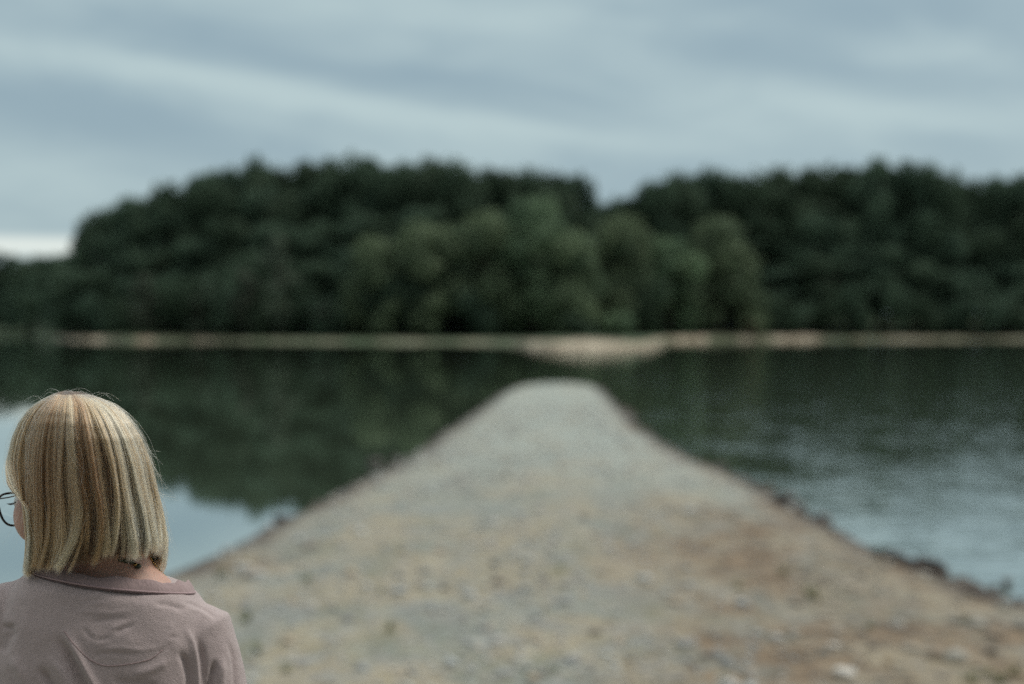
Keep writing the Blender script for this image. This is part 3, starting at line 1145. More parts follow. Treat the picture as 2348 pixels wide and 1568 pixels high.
hip = 0.80
ZN = N0[2]
body_parts = [
    hel((-0.009, 0, 0.040), (0.084, 0.071, 0.078), nu=40, nv=24),
    hel((0.036, 0, -0.022), (0.059, 0.060, 0.082), nu=40, nv=24),
    hel((0.060, 0, -0.086), (0.030, 0.036, 0.024)),
    hel((0.056, 0.036, -0.028), (0.030, 0.027, 0.036)),
    hel((0.056, -0.036, -0.028), (0.030, 0.027, 0.036)),
    hel((0.070, 0, 0.020), (0.022, 0.051, 0.015)),
    hel((0.101, 0, -0.034), (0.016, 0.012, 0.010)),
    hel((0.091, 0, -0.014), (0.011, 0.008, 0.026)),
    hel((0.089, 0, -0.064), (0.008, 0.021, 0.007)),
    hel((0.088, 0, -0.073), (0.008, 0.018, 0.007)),
    hel((-0.008, 0.068, -0.012), (0.018, 0.006, 0.028)),
    hel((-0.008, -0.068, -0.012), (0.018, 0.006, 0.028)),
]
nk0 = Hd((-0.022, 0, -0.03))
nk1 = np.array(T1((0.0, 0.005, 0.03)))
body_parts.append(tube([nk0, nk0 * .6 + nk1 * .4, nk0 * .25 + nk1 * .75, nk1, np.array(T1((0, 0.0, -0.04)))],
                       [0.046, 0.0435, 0.044, 0.050, 0.075], 28))


def sect(a, b, yc, z, e=2.3, xo=0.0):
    return [tuple(q) for q in T3(np.array(oval((xo, yc, z), a, b, e)))]


body_parts.append(loft([sect(0.05, 0.045, 0.0, 0.030), sect(0.085, 0.055, 0.0, 0.006), sect(0.125, 0.072, 0, -0.030), sect(0.140, 0.085, 0, -0.07),
                        sect(0.143, 0.095, 0.005, -0.15), sect(0.135, 0.095, 0.01, -0.25), sect(0.118, 0.085, 0.0, -0.36),
                        sect(0.135, 0.095, -0.01, -0.46), sect(0.155, 0.105, -0.01, -0.55), sect(0.10, 0.08, -0.01, -0.62)]))
SHR, SHL = (0.114, 0.0, -0.066), (-0.136, 0.0, -0.068)
arms = {}
for sgn, s_, nm in ((1, SHR, 'R'), (-1, SHL, 'L')):
    sh_ = np.array(T1(s_))
    el_ = np.array(T1((sgn * 0.185, -0.015, -0.33)))
    wr_ = np.array(T1((sgn * 0.195, 0.085, -0.54)))
    arms[nm] = (sh_, el_, wr_)
    body_parts.append(tube([sh_ + (0, 0, .02), sh_ * .7 + el_ * .3, el_, el_ * .6 + wr_ * .4, wr_], [0.046, 0.042, 0.036, 0.035, 0.024], 18))
    body_parts.append(ellipsoid(sh_, (0.046, 0.046, 0.046)))
    body_parts.append(ellipsoid(el_, (0.036, 0.036, 0.036)))
    # hand: palm, four fingers of unequal length, thumb from the side of the palm
    dn = (wr_ - el_); dn /= np.linalg.norm(dn)
    dn = dn * 0.6 + np.array([0, 0, -0.8]); dn /= np.linalg.norm(dn)
    fw = np.array([0, 1.0, 0]) - dn * dn[1]; fw /= np.linalg.norm(fw)
    inn = np.cross(dn, fw) * (1 if np.cross(dn, fw)[0] * sgn < 0 else -1)
    M = np.stack([fw, inn, dn], 1)
    pc = wr_ + dn * 0.045
    body_parts.append(ellipsoid(pc, (0.038, 0.015, 0.050), M))
    for q, (off, ln_) in enumerate(((0.027, 0.068), (0.009, 0.076), (-0.009, 0.071), (-0.026, 0.056))):
        k0 = pc + dn * 0.034 + fw * off
        k1 = k0 + dn * ln_ * .45 + inn * ln_ * .10
        k2 = k1 + dn * ln_ * .28 + inn * ln_ * .18
        k3 = k2 + dn * ln_ * .14 + inn * ln_ * .20
        body_parts.append(tube([k0 - dn * .01, k1, k2, k3, k3 + (k3 - k2) * .15], [0.0092, 0.0085, 0.0078, 0.0066, 0.003], 12))
    t0 = pc + fw * 0.030 - dn * 0.015
    t1 = t0 + fw * 0.022 + dn * 0.026 + inn * 0.008
    t2 = t1 + fw * 0.006 + dn * 0.026 + inn * 0.010
    body_parts.append(tube([t0, t1, t2, t2 + (t2 - t1) * .15], [0.012, 0.0105, 0.008, 0.003], 12))
zhip = ZN - 0.58
for sgn in (1, -1):
    h_ = np.array([N0[0] + sgn * 0.078, N0[1] - 0.01, zhip])
    kn = np.array([N0[0] + sgn * 0.085, N0[1] + 0.015, 0.43])
    an = np.array([N0[0] + sgn * 0.090, N0[1] - 0.02, 0.085])
    body_parts.append(tube([h_ + (0, 0, .06), h_ - (0, 0, .08), (h_ + kn) / 2, kn, kn * .65 + an * .35, kn * .25 + an * .75, an, an - (0, 0, .05)],
                           [0.078, 0.078, 0.064, 0.050, 0.050, 0.036, 0.032, 0.034], 20))
    body_parts.append(ellipsoid(an + (0, 0.06, -0.048), (0.038, 0.105, 0.030)))
bme = union('body', body_parts, 0.0034, 7)

sk = Mat('skin')
skp = sk.obj()
sk.set(Base_Color=sk.mix(sk.noise(skp, 22, 3), (0.42, 0.235, 0.175), (0.54, 0.33, 0.255)), Roughness=0.5,
       Subsurface_Weight=0.12, Subsurface_Scale=0.01)
sk.bs.inputs['Subsurface Radius'].default_value = (1.0, 0.35, 0.2)
sk.bump(sk.noise(skp, 900, 2), 0.0003)
link('body', bme, sk.m, person)

# eyes, brows, lips (turned away from the camera)
ew = Mat('eye_white'); ew.set(Base_Color=(0.75, 0.73, 0.70), Roughness=0.15)
ei = Mat('iris'); ei.set(Base_Color=(0.08, 0.11, 0.12), Roughness=0.1)
hb = Mat('brow_hair'); hb.set(Base_Color=(0.16, 0.10, 0.06), Roughness=0.6)
lp_ = Mat('lips'); lp_.set(Base_Color=(0.42, 0.16, 0.15), Roughness=0.4)
lash_m = Mat('eyelash'); lash_m.set(Base_Color=(0.012, 0.010, 0.010), Roughness=0.5)
for sgn in (1, -1):
    eo = link('eye', pymesh('eye', hel((0.080, sgn * 0.032, -0.002), (0.0125, 0.0125, 0.0125))), ew.m, person)
    link('iris', pymesh('iris', hel((0.0890, sgn * 0.0325, -0.003), (0.0045, 0.006, 0.006))), ei.m, eo)
    link('eyebrow', pymesh('eyebrow', tube([Hd((0.091, sgn * 0.016, 0.018)), Hd((0.089, sgn * 0.032, 0.023)), Hd((0.077, sgn * 0.050, 0.018))],
                                           [0.003, 0.003, 0.0015], 8)), hb.m, person)
    parts = []
    for k in range(15):
        f = k / 14
        b0 = Hd((0.092 - 0.016 * f * f, sgn * (0.022 + 0.024 * f), 0.001 - 0.002 * f))
        b1 = Hd((0.098 - 0.013 * f * f, sgn * (0.023 + 0.026 * f), 0.001 - 0.004 * f))
        b2 = Hd((0.101 - 0.011 * f * f, sgn * (0.023 + 0.028 * f), 0.003 - 0.003 * f))
        parts.append(tube([b0, b1, b2], [0.0006, 0.0005, 0.0002], 5))
    link('eyelashes', pymesh('eyelashes', merge(parts)), lash_m.m, person)
link('lips', pymesh('lips', merge([hel((0.092, 0, -0.0635), (0.007, 0.021, 0.005)), hel((0.091, 0, -0.0715), (0.007, 0.018, 0.006))])), lp_.m, person)

# ------------------------------------------------------------------ sweatshirt
shirt_parts = [loft([sect(0.050, 0.045, 0.0, 0.012), sect(0.110, 0.076, 0.0, 0.004), sect(0.125, 0.087, 0.0, -0.008), sect(0.140, 0.092, 0, -0.028), sect(0.152, 0.102, 0, -0.06),
                     sect(0.160, 0.112, 0, -0.12), sect(0.166, 0.120, 0.0, -0.22), sect(0.170, 0.124, 0.0, -0.34),
                     sect(0.176, 0.128, -0.005, -0.48), sect(0.178, 0.128, -0.005, -0.60), sect(0.168, 0.122, -0.005, -0.64)])]
for sgn, nm in ((1, 'R'), (-1, 'L')):
    sh_, el_, wr_ = arms[nm]
    mid_ = sh_ * .55 + el_ * .45
    shirt_parts.append(tube([sh_ + (-.03 * sgn, 0, .010), sh_ + (0.008 * sgn, 0, 0.0), sh_ * .8 + el_ * .2 + (0.004 * sgn, 0, 0), mid_, el_, el_ * .5 + wr_ * .5, el_ * .1 + wr_ * .9],
                            [0.050, 0.056, 0.058, 0.058, 0.055, 0.050, 0.037], 28))
    shirt_parts.append(ellipsoid(sh_ + (0.006 * sgn, 0, -0.002), (0.054, 0.056, 0.052)))
    shirt_parts.append(ellipsoid(el_, (0.055, 0.055, 0.055)))
sme = union('sweatshirt', shirt_parts, 0.0026, 30)


# folds, traced as lines across the back: (points in picture units, width, height in metres)
def zc(pts):
    return [(x / 3.787 * .9388, (1360 + y / 3.787) * .9388) for x, y in pts]


FOLDS = [
    (zc([(560, 640), (680, 830), (800, 1050), (900, 1230), (980, 1500)]), 9, 0.0050),
    (zc([(500, 690), (600, 860), (700, 1050), (790, 1250), (850, 1500)]), 12, -0.0055),
    (zc([(1700, 600), (1790, 800), (1820, 1000), (1830, 1200), (1820, 1500)]), 8, 0.0050),
    (zc([(1640, 850), (1720, 960), (1760, 1100), (1770, 1300)]), 9, -0.0050),
    (zc([(1800, 700), (1860, 900), (1880, 1100), (1880, 1400)]), 10, -0.0035),
    (zc([(2000, 930), (1975, 1050), (1940, 1200), (1900, 1500)]), 8, -0.0060),
    (zc([(2050, 900), (2060, 1050), (2050, 1200), (2040, 1500)]), 9, 0.0035),
    (zc([(2090, 740), (2150, 900), (2175, 1050), (2180, 1300)]), 6, -0.0045),
    (zc([(350, 1000), (420, 1110), (480, 1230), (540, 1500)]), 10, -0.0050),
    (zc([(420, 880), (560, 1050), (650, 1230), (700, 1500)]), 12, 0.0030),
    (zc([(120, 640), (60, 760), (0, 900)]), 14, -0.0035),
    (zc([(100, 900), (190, 1050), (260, 1250)]), 14, 0.0030),
    (zc([(0, 640), (70, 650), (130, 640)]), 7, -0.0025),
    (zc([(760, 640), (820, 720), (870, 765)]), 5, -0.0022),
    (zc([(870, 765), (940, 762), (1010, 745)]), 5, -0.0020),
    (zc([(1060, 710), (1140, 665), (1230, 628)]), 6, -0.0026),
    (zc([(1010, 660), (1090, 640), (1160, 600)]), 6, 0.0015),
    (zc([(760, 410), (870, 395), (1000, 378)]), 5, -0.0018),
    (zc([(640, 520), (820, 505), (1000, 520), (1200, 500)]), 6, 0.0014),
    (zc([(800, 600), (1000, 580), (1180, 560)]), 6, -0.0014),
    (zc([(900, 860), (1100, 840), (1320, 860), (1500, 830)]), 6, 0.0014),
    (zc([(860, 930), (920, 900), (1050, 890), (1300, 900)]), 5, -0.0013),
    (zc([(1400, 420), (1560, 440), (1700, 480)]), 7, -0.0016),
    (zc([(1660, 410), (1780, 430), (1900, 480), (2000, 560)]), 4, -0.0020),
    (zc([(1720, 470), (1850, 500), (1960, 580)]), 6, 0.0018),
    (zc([(1560, 760), (1590, 740), (1640, 745)]), 5, -0.0018),
    (zc([(1450, 900), (1520, 850), (1590, 800)]), 6, -0.0018),
    (zc([(1200, 1100), (1400, 1040), (1560, 960)]), 10, 0.0020),
    (zc([(1000, 1130), (1200, 1180), (1400, 1200)]), 12, -0.0022),
]


def polydist(u, v, pts):
    best = np.full(len(u), 1e9)
    along = np.zeros(len(u))
    tot = len(pts) - 1
    for k in range(tot):
        (x0, y0), (x1, y1) = pts[k], pts[k + 1]
        dx, dy = x1 - x0, y1 - y0
        t = np.clip(((u - x0) * dx + (v - y0) * dy) / (dx * dx + dy * dy), 0, 1)
        d = np.hypot(u - x0 - t * dx, v - y0 - t * dy)
        m = d < best
        best[m] = d[m]
        along[m] = (k + t[m]) / tot
    return best, along


sv_ = coords(sme)
sn_ = normals(sme)
pu, pv = proj(sv_ + E)
back = sstep(-sn_[:, 1], -0.15, 0.25)
disp = np.zeros(len(sv_))
for pts, wd, hg in FOLDS:
    d, al = polydist(pu, pv, pts)
    end = sstep(al, 0.0, 0.30) * (0.35 + 0.65 * (1 - sstep(al, 0.8, 1.0))) if pts[-1][1] < 1560 else sstep(al, 0.0, 0.35)
    disp += (1.5 if wd >= 7 else 0.75) * hg * np.exp(-(d / wd) ** 2) * end
disp *= back
# loose-cloth unevenness everywhere, strongest away from the shoulders
q_ = sv_ + np.array([5.0, 5, 5])
disp += 0.006 * (fbm(q_[:, 0] * 9 + q_[:, 1] * 4, q_[:, 2] * 5, 3) - 0.5)
disp += 0.0022 * (fbm(q_[:, 0] * 30 + q_[:, 1] * 11, q_[:, 2] * 34, 2) - 0.5)
sv_ += sn_ * disp[:, None]
sme.vertices.foreach_set('co', sv_.astype(np.float32).ravel())
sme.update()
cl_ = Mat('mauve_jersey')
clp = cl_.obj()
ccol = cl_.mix(cl_.noise(clp, 14, 4, 0.6), (0.310, 0.248, 0.240), (0.388, 0.318, 0.308))
fine = cl_.noise(cl_.obj((1, 1, 3.0)), 420, 2, 0.6)
ccol = cl_.mix(cl_.ramp(fine, 0.35, 0.7, 0.0, 0.55), ccol, (0.43, 0.345, 0.34))
cl_.set(Base_Color=ccol, Roughness=0.95, Sheen_Weight=0.25, Sheen_Roughness=0.5)
cl_.bump(cl_.math('ADD', fine, cl_.math('MULTIPLY', cl_.noise(clp, 70, 3), 1.3)), 0.0012)
shirt = link('sweatshirt', sme, cl_.m, person)

# collar band with its seam, standing a little off the neck
NA, NR = 160, 7
bandV = []
for r_ in range(NR + 1):
    f = r_ / NR
    for k in range(NA):
        a = 2 * math.pi * k / NA
        cs, sn = math.cos(a), math.sin(a)
        lift = 0.0025 * math.sin(5 * a + 1.0) * f + 0.0015 * math.sin(13 * a) * f
        pinch = math.exp(-((a - 6.02) / 0.10) ** 2) + math.exp(-((a - 5.72) / 0.08) ** 2) * 0.7
        lift += 0.004 * pinch * f
        aa, bb = 0.1150 - 0.008 * f - 0.003 * f * f, 0.083 - 0.011 * f
        zz = 0.0045 + 0.0145 * f + lift - 0.022 * (0.5 + 0.5 * sn) ** 1.5
        if sn < 0.3:
            zz += 0.0
        belly = 0.0012 * math.sin(math.pi * f)
        bandV.append(((aa + belly) * cs - 0.004 * pinch * f, (bb + belly) * sn + 0.004, zz))
bandV = T3(np.array(bandV))
bq = []
for r_ in range(NR):
    for k in range(NA):
        a, b = r_ * NA + k, r_ * NA + (k + 1) % NA
        bq.append((a, b, b + NA, a + NA))
cme = bake('collar', npmesh('collar', bandV, bq), [('SOLIDIFY', dict(thickness=0.0028, offset=0.0)), ('SUBSURF', dict(levels=1, render_levels=1))])
rb = Mat('mauve_rib')
rbn = rb.noise(rb.obj((1, 1, 0.15)), 260, 3)
rb.set(Base_Color=rb.mix(rbn, (0.250, 0.180, 0.178), (0.320, 0.235, 0.230)), Roughness=0.95, Sheen_Weight=0.15)
rb.bump(rbn, 0.0012)
collar = link('collar', cme, rb.m, shirt)
seam_m = Mat('mauve_seam')
seam_m.set(Base_Color=(0.33, 0.23, 0.235), Roughness=0.9, Sheen_Weight=0.2)
seam_m.bump(seam_m.noise(seam_m.obj(), 800, 2), 0.0008)


def jet_line():
    m = Mat('seam_groove_shade')  # dark colour stands for the shade in the groove under the piping
    m.set(Base_Color=(0.12, 0.082, 0.085), Roughness=0.95)
    return m.m


def closed_tube(pts, r, n=8):
    pts = [Vector(p) for p in pts]
    m = len(pts)
    V, Q = [], []
    for i_, p in enumerate(pts):
        t = (pts[(i_ + 1) % m] - pts[i_ - 1]).normalized()
        a = (Vector((0, 0, 1)) - t * t.z).normalized()
        b = t.cross(a)
        for k in range(n):
            V.append(tuple(p + a * r * math.cos(6.2832 * k / n) + b * r * math.sin(6.2832 * k / n)))
    for i_ in range(m):
        for k in range(n):
            a, b = i_ * n + k, i_ * n + (k + 1) % n
            a2, b2 = ((i_ + 1) % m) * n + k, ((i_ + 1) % m) * n + (k + 1) % n
            Q.append((a, b, b2, a2))
    return V, Q


def ring_pts(f, grow, dz):
    out = []
    for k in range(NA):
        i_ = k
        p0 = bandV[int(f * NR) * NA + i_]
        c0 = T3([(0, 0.004, 0)])[0]
        d = (p0 - c0) * np.array([1, 1, 0]); d /= np.linalg.norm(d)
        out.append(p0 + d * grow + np.array([0, 0, dz]))
    return out


link('seam', npmesh('seam', *closed_tube(ring_pts(0.0, 0.0007, 0.0015), 0.0015)), seam_m.m, collar)

link('seam', npmesh('seam', *closed_tube(ring_pts(0.0, 0.0012, -0.0010), 0.0008)), jet_line(), collar)

# half-moon patch at the back of the neck: a stitched line sunk into the cloth
bvh = BVHTree.FromPolygons([tuple(v) for v in sv_], [tuple(pg.vertices) for pg in sme.polygons])
HM_LINE = zc([(590, 680), (660, 780), (740, 870), (830, 950), (920, 995), (1000, 1008), (1090, 1003),
              (1200, 990), (1300, 970), (1390, 945), (1450, 905), (1510, 850)])
pts = []
for k in range(len(HM_LINE) - 1):
    for s in range(6):
        f = s / 6
        u = HM_LINE[k][0] * (1 - f) + HM_LINE[k + 1][0] * f
        v = HM_LINE[k][1] * (1 - f) + HM_LINE[k + 1][1] * f
        o_ = Vector((0, 0, CAMZ)) - Vector(E)
        d_ = (P(u, v, 2.0) - Vector((0, 0, CAMZ))).normalized()
        hit = bvh.ray_cast(o_, d_)
        if hit[0] is not None:
            pts.append(hit[0] + hit[1] * 0.0001 * math.sin(k * 6 + s))
# smooth the traced line
for _ in range(3):
    pts = [pts[0]] + [(pts[i - 1] + pts[i] * 2 + pts[i + 1]) / 4 for i in range(1, len(pts) - 1)] + [pts[-1]]
link('stitching', pymesh('stitching', tube(pts, [0.0009] * len(pts), 6)), rb.m, shirt)

# ------------------------------------------------------------------ trousers and shoes (below the frame)
jp = [loft([[tuple(q) for q in np.array(oval((N0[0], N0[1] - .005, z), a, b, 2.4))] for z, a, b in
            ((zhip + 0.09, 0.150, 0.105), (zhip + 0.02, 0.166, 0.118), (zhip - 0.06, 0.172, 0.118), (zhip - 0.10, 0.160, 0.10))])]
for sgn in (1, -1):
    h_ = np.array([N0[0] + sgn * 0.080, N0[1] - 0.01, zhip - 0.02])
    kn = np.array([N0[0] + sgn * 0.086, N0[1] + 0.012, 0.43])
    an = np.array([N0[0] + sgn * 0.090, N0[1] - 0.015, 0.085])
    jp.append(tube([h_, h_ - (0, 0, .08), (h_ + kn) / 2, kn, (kn + an) / 2, an], [0.088, 0.088, 0.076, 0.064, 0.060, 0.056], 22))
jme = union('trousers', jp, 0.006, 8)
jm = Mat('denim')
jm.set(Base_Color=jm.mix(jm.noise(jm.obj(), 9, 4), (0.035, 0.045, 0.065), (0.075, 0.09, 0.12)), Roughness=0.9)
jm.bump(jm.noise(jm.obj(), 300, 3), 0.001)
link('trousers', jme, jm.m, person)
shm = Mat('shoe_canvas'); shm.set(Base_Color=(0.6, 0.58, 0.54), Roughness=0.8)
som = Mat('shoe_sole'); som.set(Base_Color=(0.7, 0.69, 0.66), Roughness=0.6)
for sgn in (1, -1):
    an = np.array([N0[0] + sgn * 0.090, N0[1] - 0.02, 0.0])
    sm2 = union('shoe', [ellipsoid(an + (0, 0.055, 0.040), (0.046, 0.130, 0.040)), tube([an + (0, -.005, .03), an + (0, -.008, .095)], [0.046, 0.043], 18)], 0.005, 5)
    so = link('shoe', sm2, shm.m, person)
    sol = loft([oval((an[0], an[1] + 0.055, 0.002), 0.046, 0.133, 2.6), oval((an[0], an[1] + 0.055, 0.018), 0.049, 0.136, 2.6)])
    link('sole', pymesh('sole', sol, False), som.m, so)

# ------------------------------------------------------------------ glasses
gmf = Mat('glasses_frame'); gmf.set(Base_Color=(0.010, 0.010, 0.011), Roughness=0.25)
gmt = Mat('temple_metal'); gmt.set(Base_Color=(0.10, 0.085, 0.08), Metallic=0.8, Roughness=0.35)
gls = Mat('lens_glass')
gls.set(Base_Color=(1, 1, 1), Roughness=0.0, IOR=1.05, Transmission_Weight=1.0)
glasses = empty('glasses', Hd((0.095, 0, -0.012)))
glasses.parent = person
GO = np.array(Hd((0.095, 0, -0.012)))


def lens_outline(sgn, k, n=48, s=1.0):
    a = 2 * math.pi * k / n
    cs, sn = math.cos(a), math.sin(a)
    e = 2.7
    x = 0.0265 * s * math.copysign(abs(cs) ** (2 / e), cs)
    y = 0.0225 * s * math.copysign(abs(sn) ** (2 / e), sn)
    x *= 1 + 0.10 * (y / 0.0225) - 0.02      # a little wider at the top
    wrap = -0.0035 * (abs(x + 0.0) / 0.0265) ** 2
    return np.array([0.101 + wrap - 0.006 * (x * 1.0) / 0.0265 * 0.4, sgn * (0.034 + x), -0.007 + y])


for sgn in (1, -1):
    rim = [Hd(lens_outline(sgn, k)) - GO for k in range(48)]
    V, Q = closed_tube(rim, 0.0017)
    link('frame', npmesh('frame', V, Q), gmf.m, glasses)
    Vl = [Hd(lens_outline(sgn, k, s=0.97)) - GO for k in range(48)]
    cen = np.mean(Vl, 0)
    th = HF * 0.0007
    LV = [tuple(v + th) for v in Vl] + [tuple(v - th) for v in Vl]
    LF = [tuple(range(48)), tuple(range(95, 47, -1))] + [(k, k + 48, (k + 1) % 48 + 48, (k + 1) % 48) for k in range(48)]
    link('lens', pymesh('lens', (np.array(LV), LF), False), gls.m, glasses)
    tp = [Hd((0.098, sgn * 0.062, 0.006)), Hd((0.092, sgn * 0.069, 0.008)), Hd((0.06, sgn * 0.069, 0.004)), Hd((0.0, sgn * 0.071, 0.0)), Hd((-0.02, sgn * 0.071, -0.012)), Hd((-0.03, sgn * 0.069, -0.03))]
    link('temple', pymesh('temple', tube([q - GO for q in tp], [0.0011, 0.0011, 0.0010, 0.0010, 0.0011, 0.0012], 8)), gmt.m, glasses)
link('bridge', pymesh('bridge', tube([Hd((0.109, 0.008, -0.008)) - GO, Hd((0.113, 0, -0.005)) - GO, Hd((0.109, -0.008, -0.008)) - GO], [0.0013] * 3, 8)), gmf.m, glasses)

# ------------------------------------------------------------------ necklace: fine chain with a clasp of dark beads at the nape
nm_ = Mat('brass_chain'); nm_.set(Base_Color=(0.45, 0.28, 0.10), Metallic=1.0, Roughness=0.35)
bd = Mat('dark_bead'); bd.set(Base_Color=(0.035, 0.045, 0.028), Roughness=0.25)
bbv = BVHTree.FromPolygons([tuple(v) for v in coords(bme)], [tuple(pg.vertices) for pg in bme.polygons])
neck = empty('necklace', T1((0, 0, 0.05)))
neck.parent = person
NO = np.array(T1((0, 0, 0.05)))
cpts = []
for k in range(72):
    a = 2 * math.pi * k / 72
    d = Vector((math.cos(a), math.sin(a), 0))
    f = 0.5 + 0.5 * math.sin(a)                 # 0 at the nape, 1 at the front
    zz = T3([(0.0, 0.005, 0.060 - 0.095 * float(sstep(math.sin(a), -0.35, 0.9)) - 0.006 * max(0, math.cos(a)))])[0]
    hit = bbv.ray_cast(Vector(zz) + d * 0.3, -d)
    cpts.append(np.array(hit[0]) + np.array(d) * 0.0012 if hit[0] is not None else zz + np.array(d) * 0.06)
for _ in range(2):
    cpts = [(cpts[i - 1] + 2 * cpts[i] + cpts[(i + 1) % 72]) / 4 for i in range(72)]
links = []
for k in range(72):
    p0, p1 = cpts[k], cpts[(k + 1) % 72]
    for s in range(3):
        c_ = p0 + (p1 - p0) * s / 3 - NO
        links.append(ellipsoid(c_, (0.0012, 0.0012, 0.0010 if s % 2 else 0.0015), None, 8, 6))
link('chain', pymesh('chain', merge(links)), nm_.m, neck)
for (u, v, r_) in ((276, 1284, 0.0040), (288, 1285, 0.0052), (300, 1289, 0.0042), (308, 1296, 0.0030), (314, 1300, 0.0045)):
    o_ = Vector((0, 0, CAMZ)) - Vector(E)
    d_ = (P(u, v, 2.0) - Vector((0, 0, CAMZ))).normalized()
    hit = bbv.ray_cast(o_, d_)
    q = np.array(hit[0] + hit[1] * 0.003) if hit[0] is not None else Lc(u, v, 1.98)
    link('bead', pymesh('bead', ellipsoid(q - NO, (r_, r_, r_ * 0.85))), nm_.m if r_ < 0.0035 else bd.m, neck)

# ------------------------------------------------------------------ hair
HV = np.array([896, 899, 904, 912, 926, 945, 970, 1005, 1060, 1120, 1180, 1240, 1290, 1325], float)
HLf = np.array([150, 134, 120, 104, 82, 63, 46, 31, 20, 17, 20, 22, 16, 10], float)
HRt = np.array([152, 180, 203, 226, 255, 278, 299, 321, 342, 356, 371, 384, 386, 378], float)
HYc = np.array([1.995, 1.997, 2.00, 2.004, 2.008, 2.010, 2.012, 2.014, 2.014, 2.012, 2.010, 2.008, 2.006, 2.006])
HB = 1.05 * np.array([0.001, 0.020, 0.034, 0.050, 0.068, 0.081, 0.092, 0.101, 0.106, 0.108, 0.108, 0.107, 0.100, 0.094])


def hull(phi, v, k):
    """hair surface: phi = bearing (0 towards the camera, growing to her left / picture left), v = height, k = radial factor"""
    l, r = np.interp(v, HV, HLf), np.interp(v, HV, HRt)
    cx_, a = (l + r) / 2, (r - l) / 2
    yc, b = np.interp(v, HV, HYc), np.interp(v, HV, HB)
    y = yc - b * np.cos(phi) * k
    x = (cx_ - CX - a * np.sin(phi) * k) / F * y
    z = CAMZ - (v - YH) / F * y
    return np.stack([x, y, z], -1) - E


FACE0, FACE1 = R(53), R(185)


def sweep(phi, v):
    """hair is combed off the face: bearings over the face are drawn to its two edges below the brow"""
    w = sstep(v, 1040, 1175)
    mid_ = R(124)
    out = phi.copy()
    near = (phi > FACE0) & (phi <= mid_)
    farr = (phi > mid_) & (phi < FACE1)
    tgt_n = FACE0 - (phi - FACE0) * 0.10
    tgt_f = FACE1 + (FACE1 - phi) * 0.10
    out = np.where(near, phi + (tgt_n - phi) * w, out)
    out = np.where(farr, phi + (tgt_f - phi) * w, out)
    return out


def vend(phi):
    s = np.sin(phi)
    return np.where(np.cos(phi) > -0.2, 1290 + 20 * s - 5 * np.clip(-s, 0, 1), 1300)


def strands(phi0, k0, K, vend_, rad, curl, jit, wav, rg, vstart=None, clump=None, raw=False):
    """arrays of n strands with K points -> vertices and quads of fine three-sided tubes"""
    n = len(phi0)
    t = np.linspace(0, 1, K)[None, :]
    tt = t ** 1.35                               # closer points on the dome
    vs = (896 + rg.uniform(0, 3, (n, 1))) if vstart is None else vstart[:, None]
    v = vs + (vend_[:, None] - vs) * tt
    ph = phi0[:, None] + 0 * v
    ph = ph + jit[0][:, None] * np.sin(t * jit[1][:, None] + jit[2][:, None]) * (0.15 + 0.5 * t + 0.8 * t * t)
    if clump is not None:
        ph = ph + clump[:, None] * sstep(t, 0.22, 0.85)
    ph = sweep(ph, v)
    tail = np.clip((t - 0.70) / 0.30, 0, 1)
    ph = ph + curl[0][:, None] * tail ** 1.6
    kk = k0[:, None] - curl[1][:, None] * tail ** 2 + wav[:, None] * np.sin(math.pi * t * 1.3)
    kk = 1 + (kk - 1) * np.clip(t * 4, 0, 1)
    C = hull(ph, v, kk)
    if raw:
        return C, rad[:, None] * (1 - 0.7 * np.clip((t - 0.86) / 0.14, 0, 1)) + 0 * C[..., 0]
    T = np.gradient(C, axis=1)
    T /= np.linalg.norm(T, axis=2, keepdims=True) + 1e-9
    up = np.stack([-np.sin(ph), -np.cos(ph), 0.3 + 0 * ph], -1)
    A = np.cross(T, up); A /= np.linalg.norm(A, axis=2, keepdims=True) + 1e-9
    B = np.cross(A, T)
    rr = (rad[:, None] * (1 - 0.75 * np.clip((t - 0.86) / 0.14, 0, 1)))[..., None]
    ring = [C + rr * (A * math.cos(x) + B * math.sin(x)) for x in (0.5236, 2.618, 4.712)]
    V = np.stack(ring, 2)                        # n K 3 3
    idx = np.arange(n * K * 3).reshape(n, K, 3)
    q = []
    for s in range(3):
        s2 = (s + 1) % 3
        q.append(np.stack([idx[:, :-1, s], idx[:, :-1, s2], idx[:, 1:, s2], idx[:, 1:, s]], -1).reshape(-1, 4))
    return V.reshape(-1, 3), np.concatenate(q), np.repeat(t.ravel()[None], n, 0)


rg = np.random.default_rng(21)
HVs, HQs, HCs = [], [], []
off = 0


def add_hair(V, Q, Cc):
    global off
    HVs.append(V); HQs.append(Q + off); HCs.append(Cc)
    off += len(V)


BLOND = np.array([0.82, 0.66, 0.43])
ASH = np.array([0.72, 0.61, 0.45])
HONEY = np.array([0.48, 0.31, 0.155])
BROWN = np.array([0.235, 0.148, 0.090])
DARK = np.array([0.065, 0.042, 0.028])
K = 26
# under-layer, darker brown, also standing for shade in the gaps between locks
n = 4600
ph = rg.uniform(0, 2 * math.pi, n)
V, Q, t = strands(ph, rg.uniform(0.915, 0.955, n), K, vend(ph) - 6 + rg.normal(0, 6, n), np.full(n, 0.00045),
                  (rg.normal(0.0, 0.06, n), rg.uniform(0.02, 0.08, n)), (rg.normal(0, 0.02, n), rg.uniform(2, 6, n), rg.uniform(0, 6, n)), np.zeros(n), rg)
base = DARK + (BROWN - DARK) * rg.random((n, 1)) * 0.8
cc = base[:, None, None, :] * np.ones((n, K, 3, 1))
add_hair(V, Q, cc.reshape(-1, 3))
# fine strands: a smooth middle layer, then locks that clump towards their ends
CC, CR, CT = [], [], []


def add_curves(C, rr, tint):
    CC.append(C); CR.append(rr); CT.append(tint)


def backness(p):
    return np.maximum(0.0, np.cos(p - 0.32)) ** 2.5


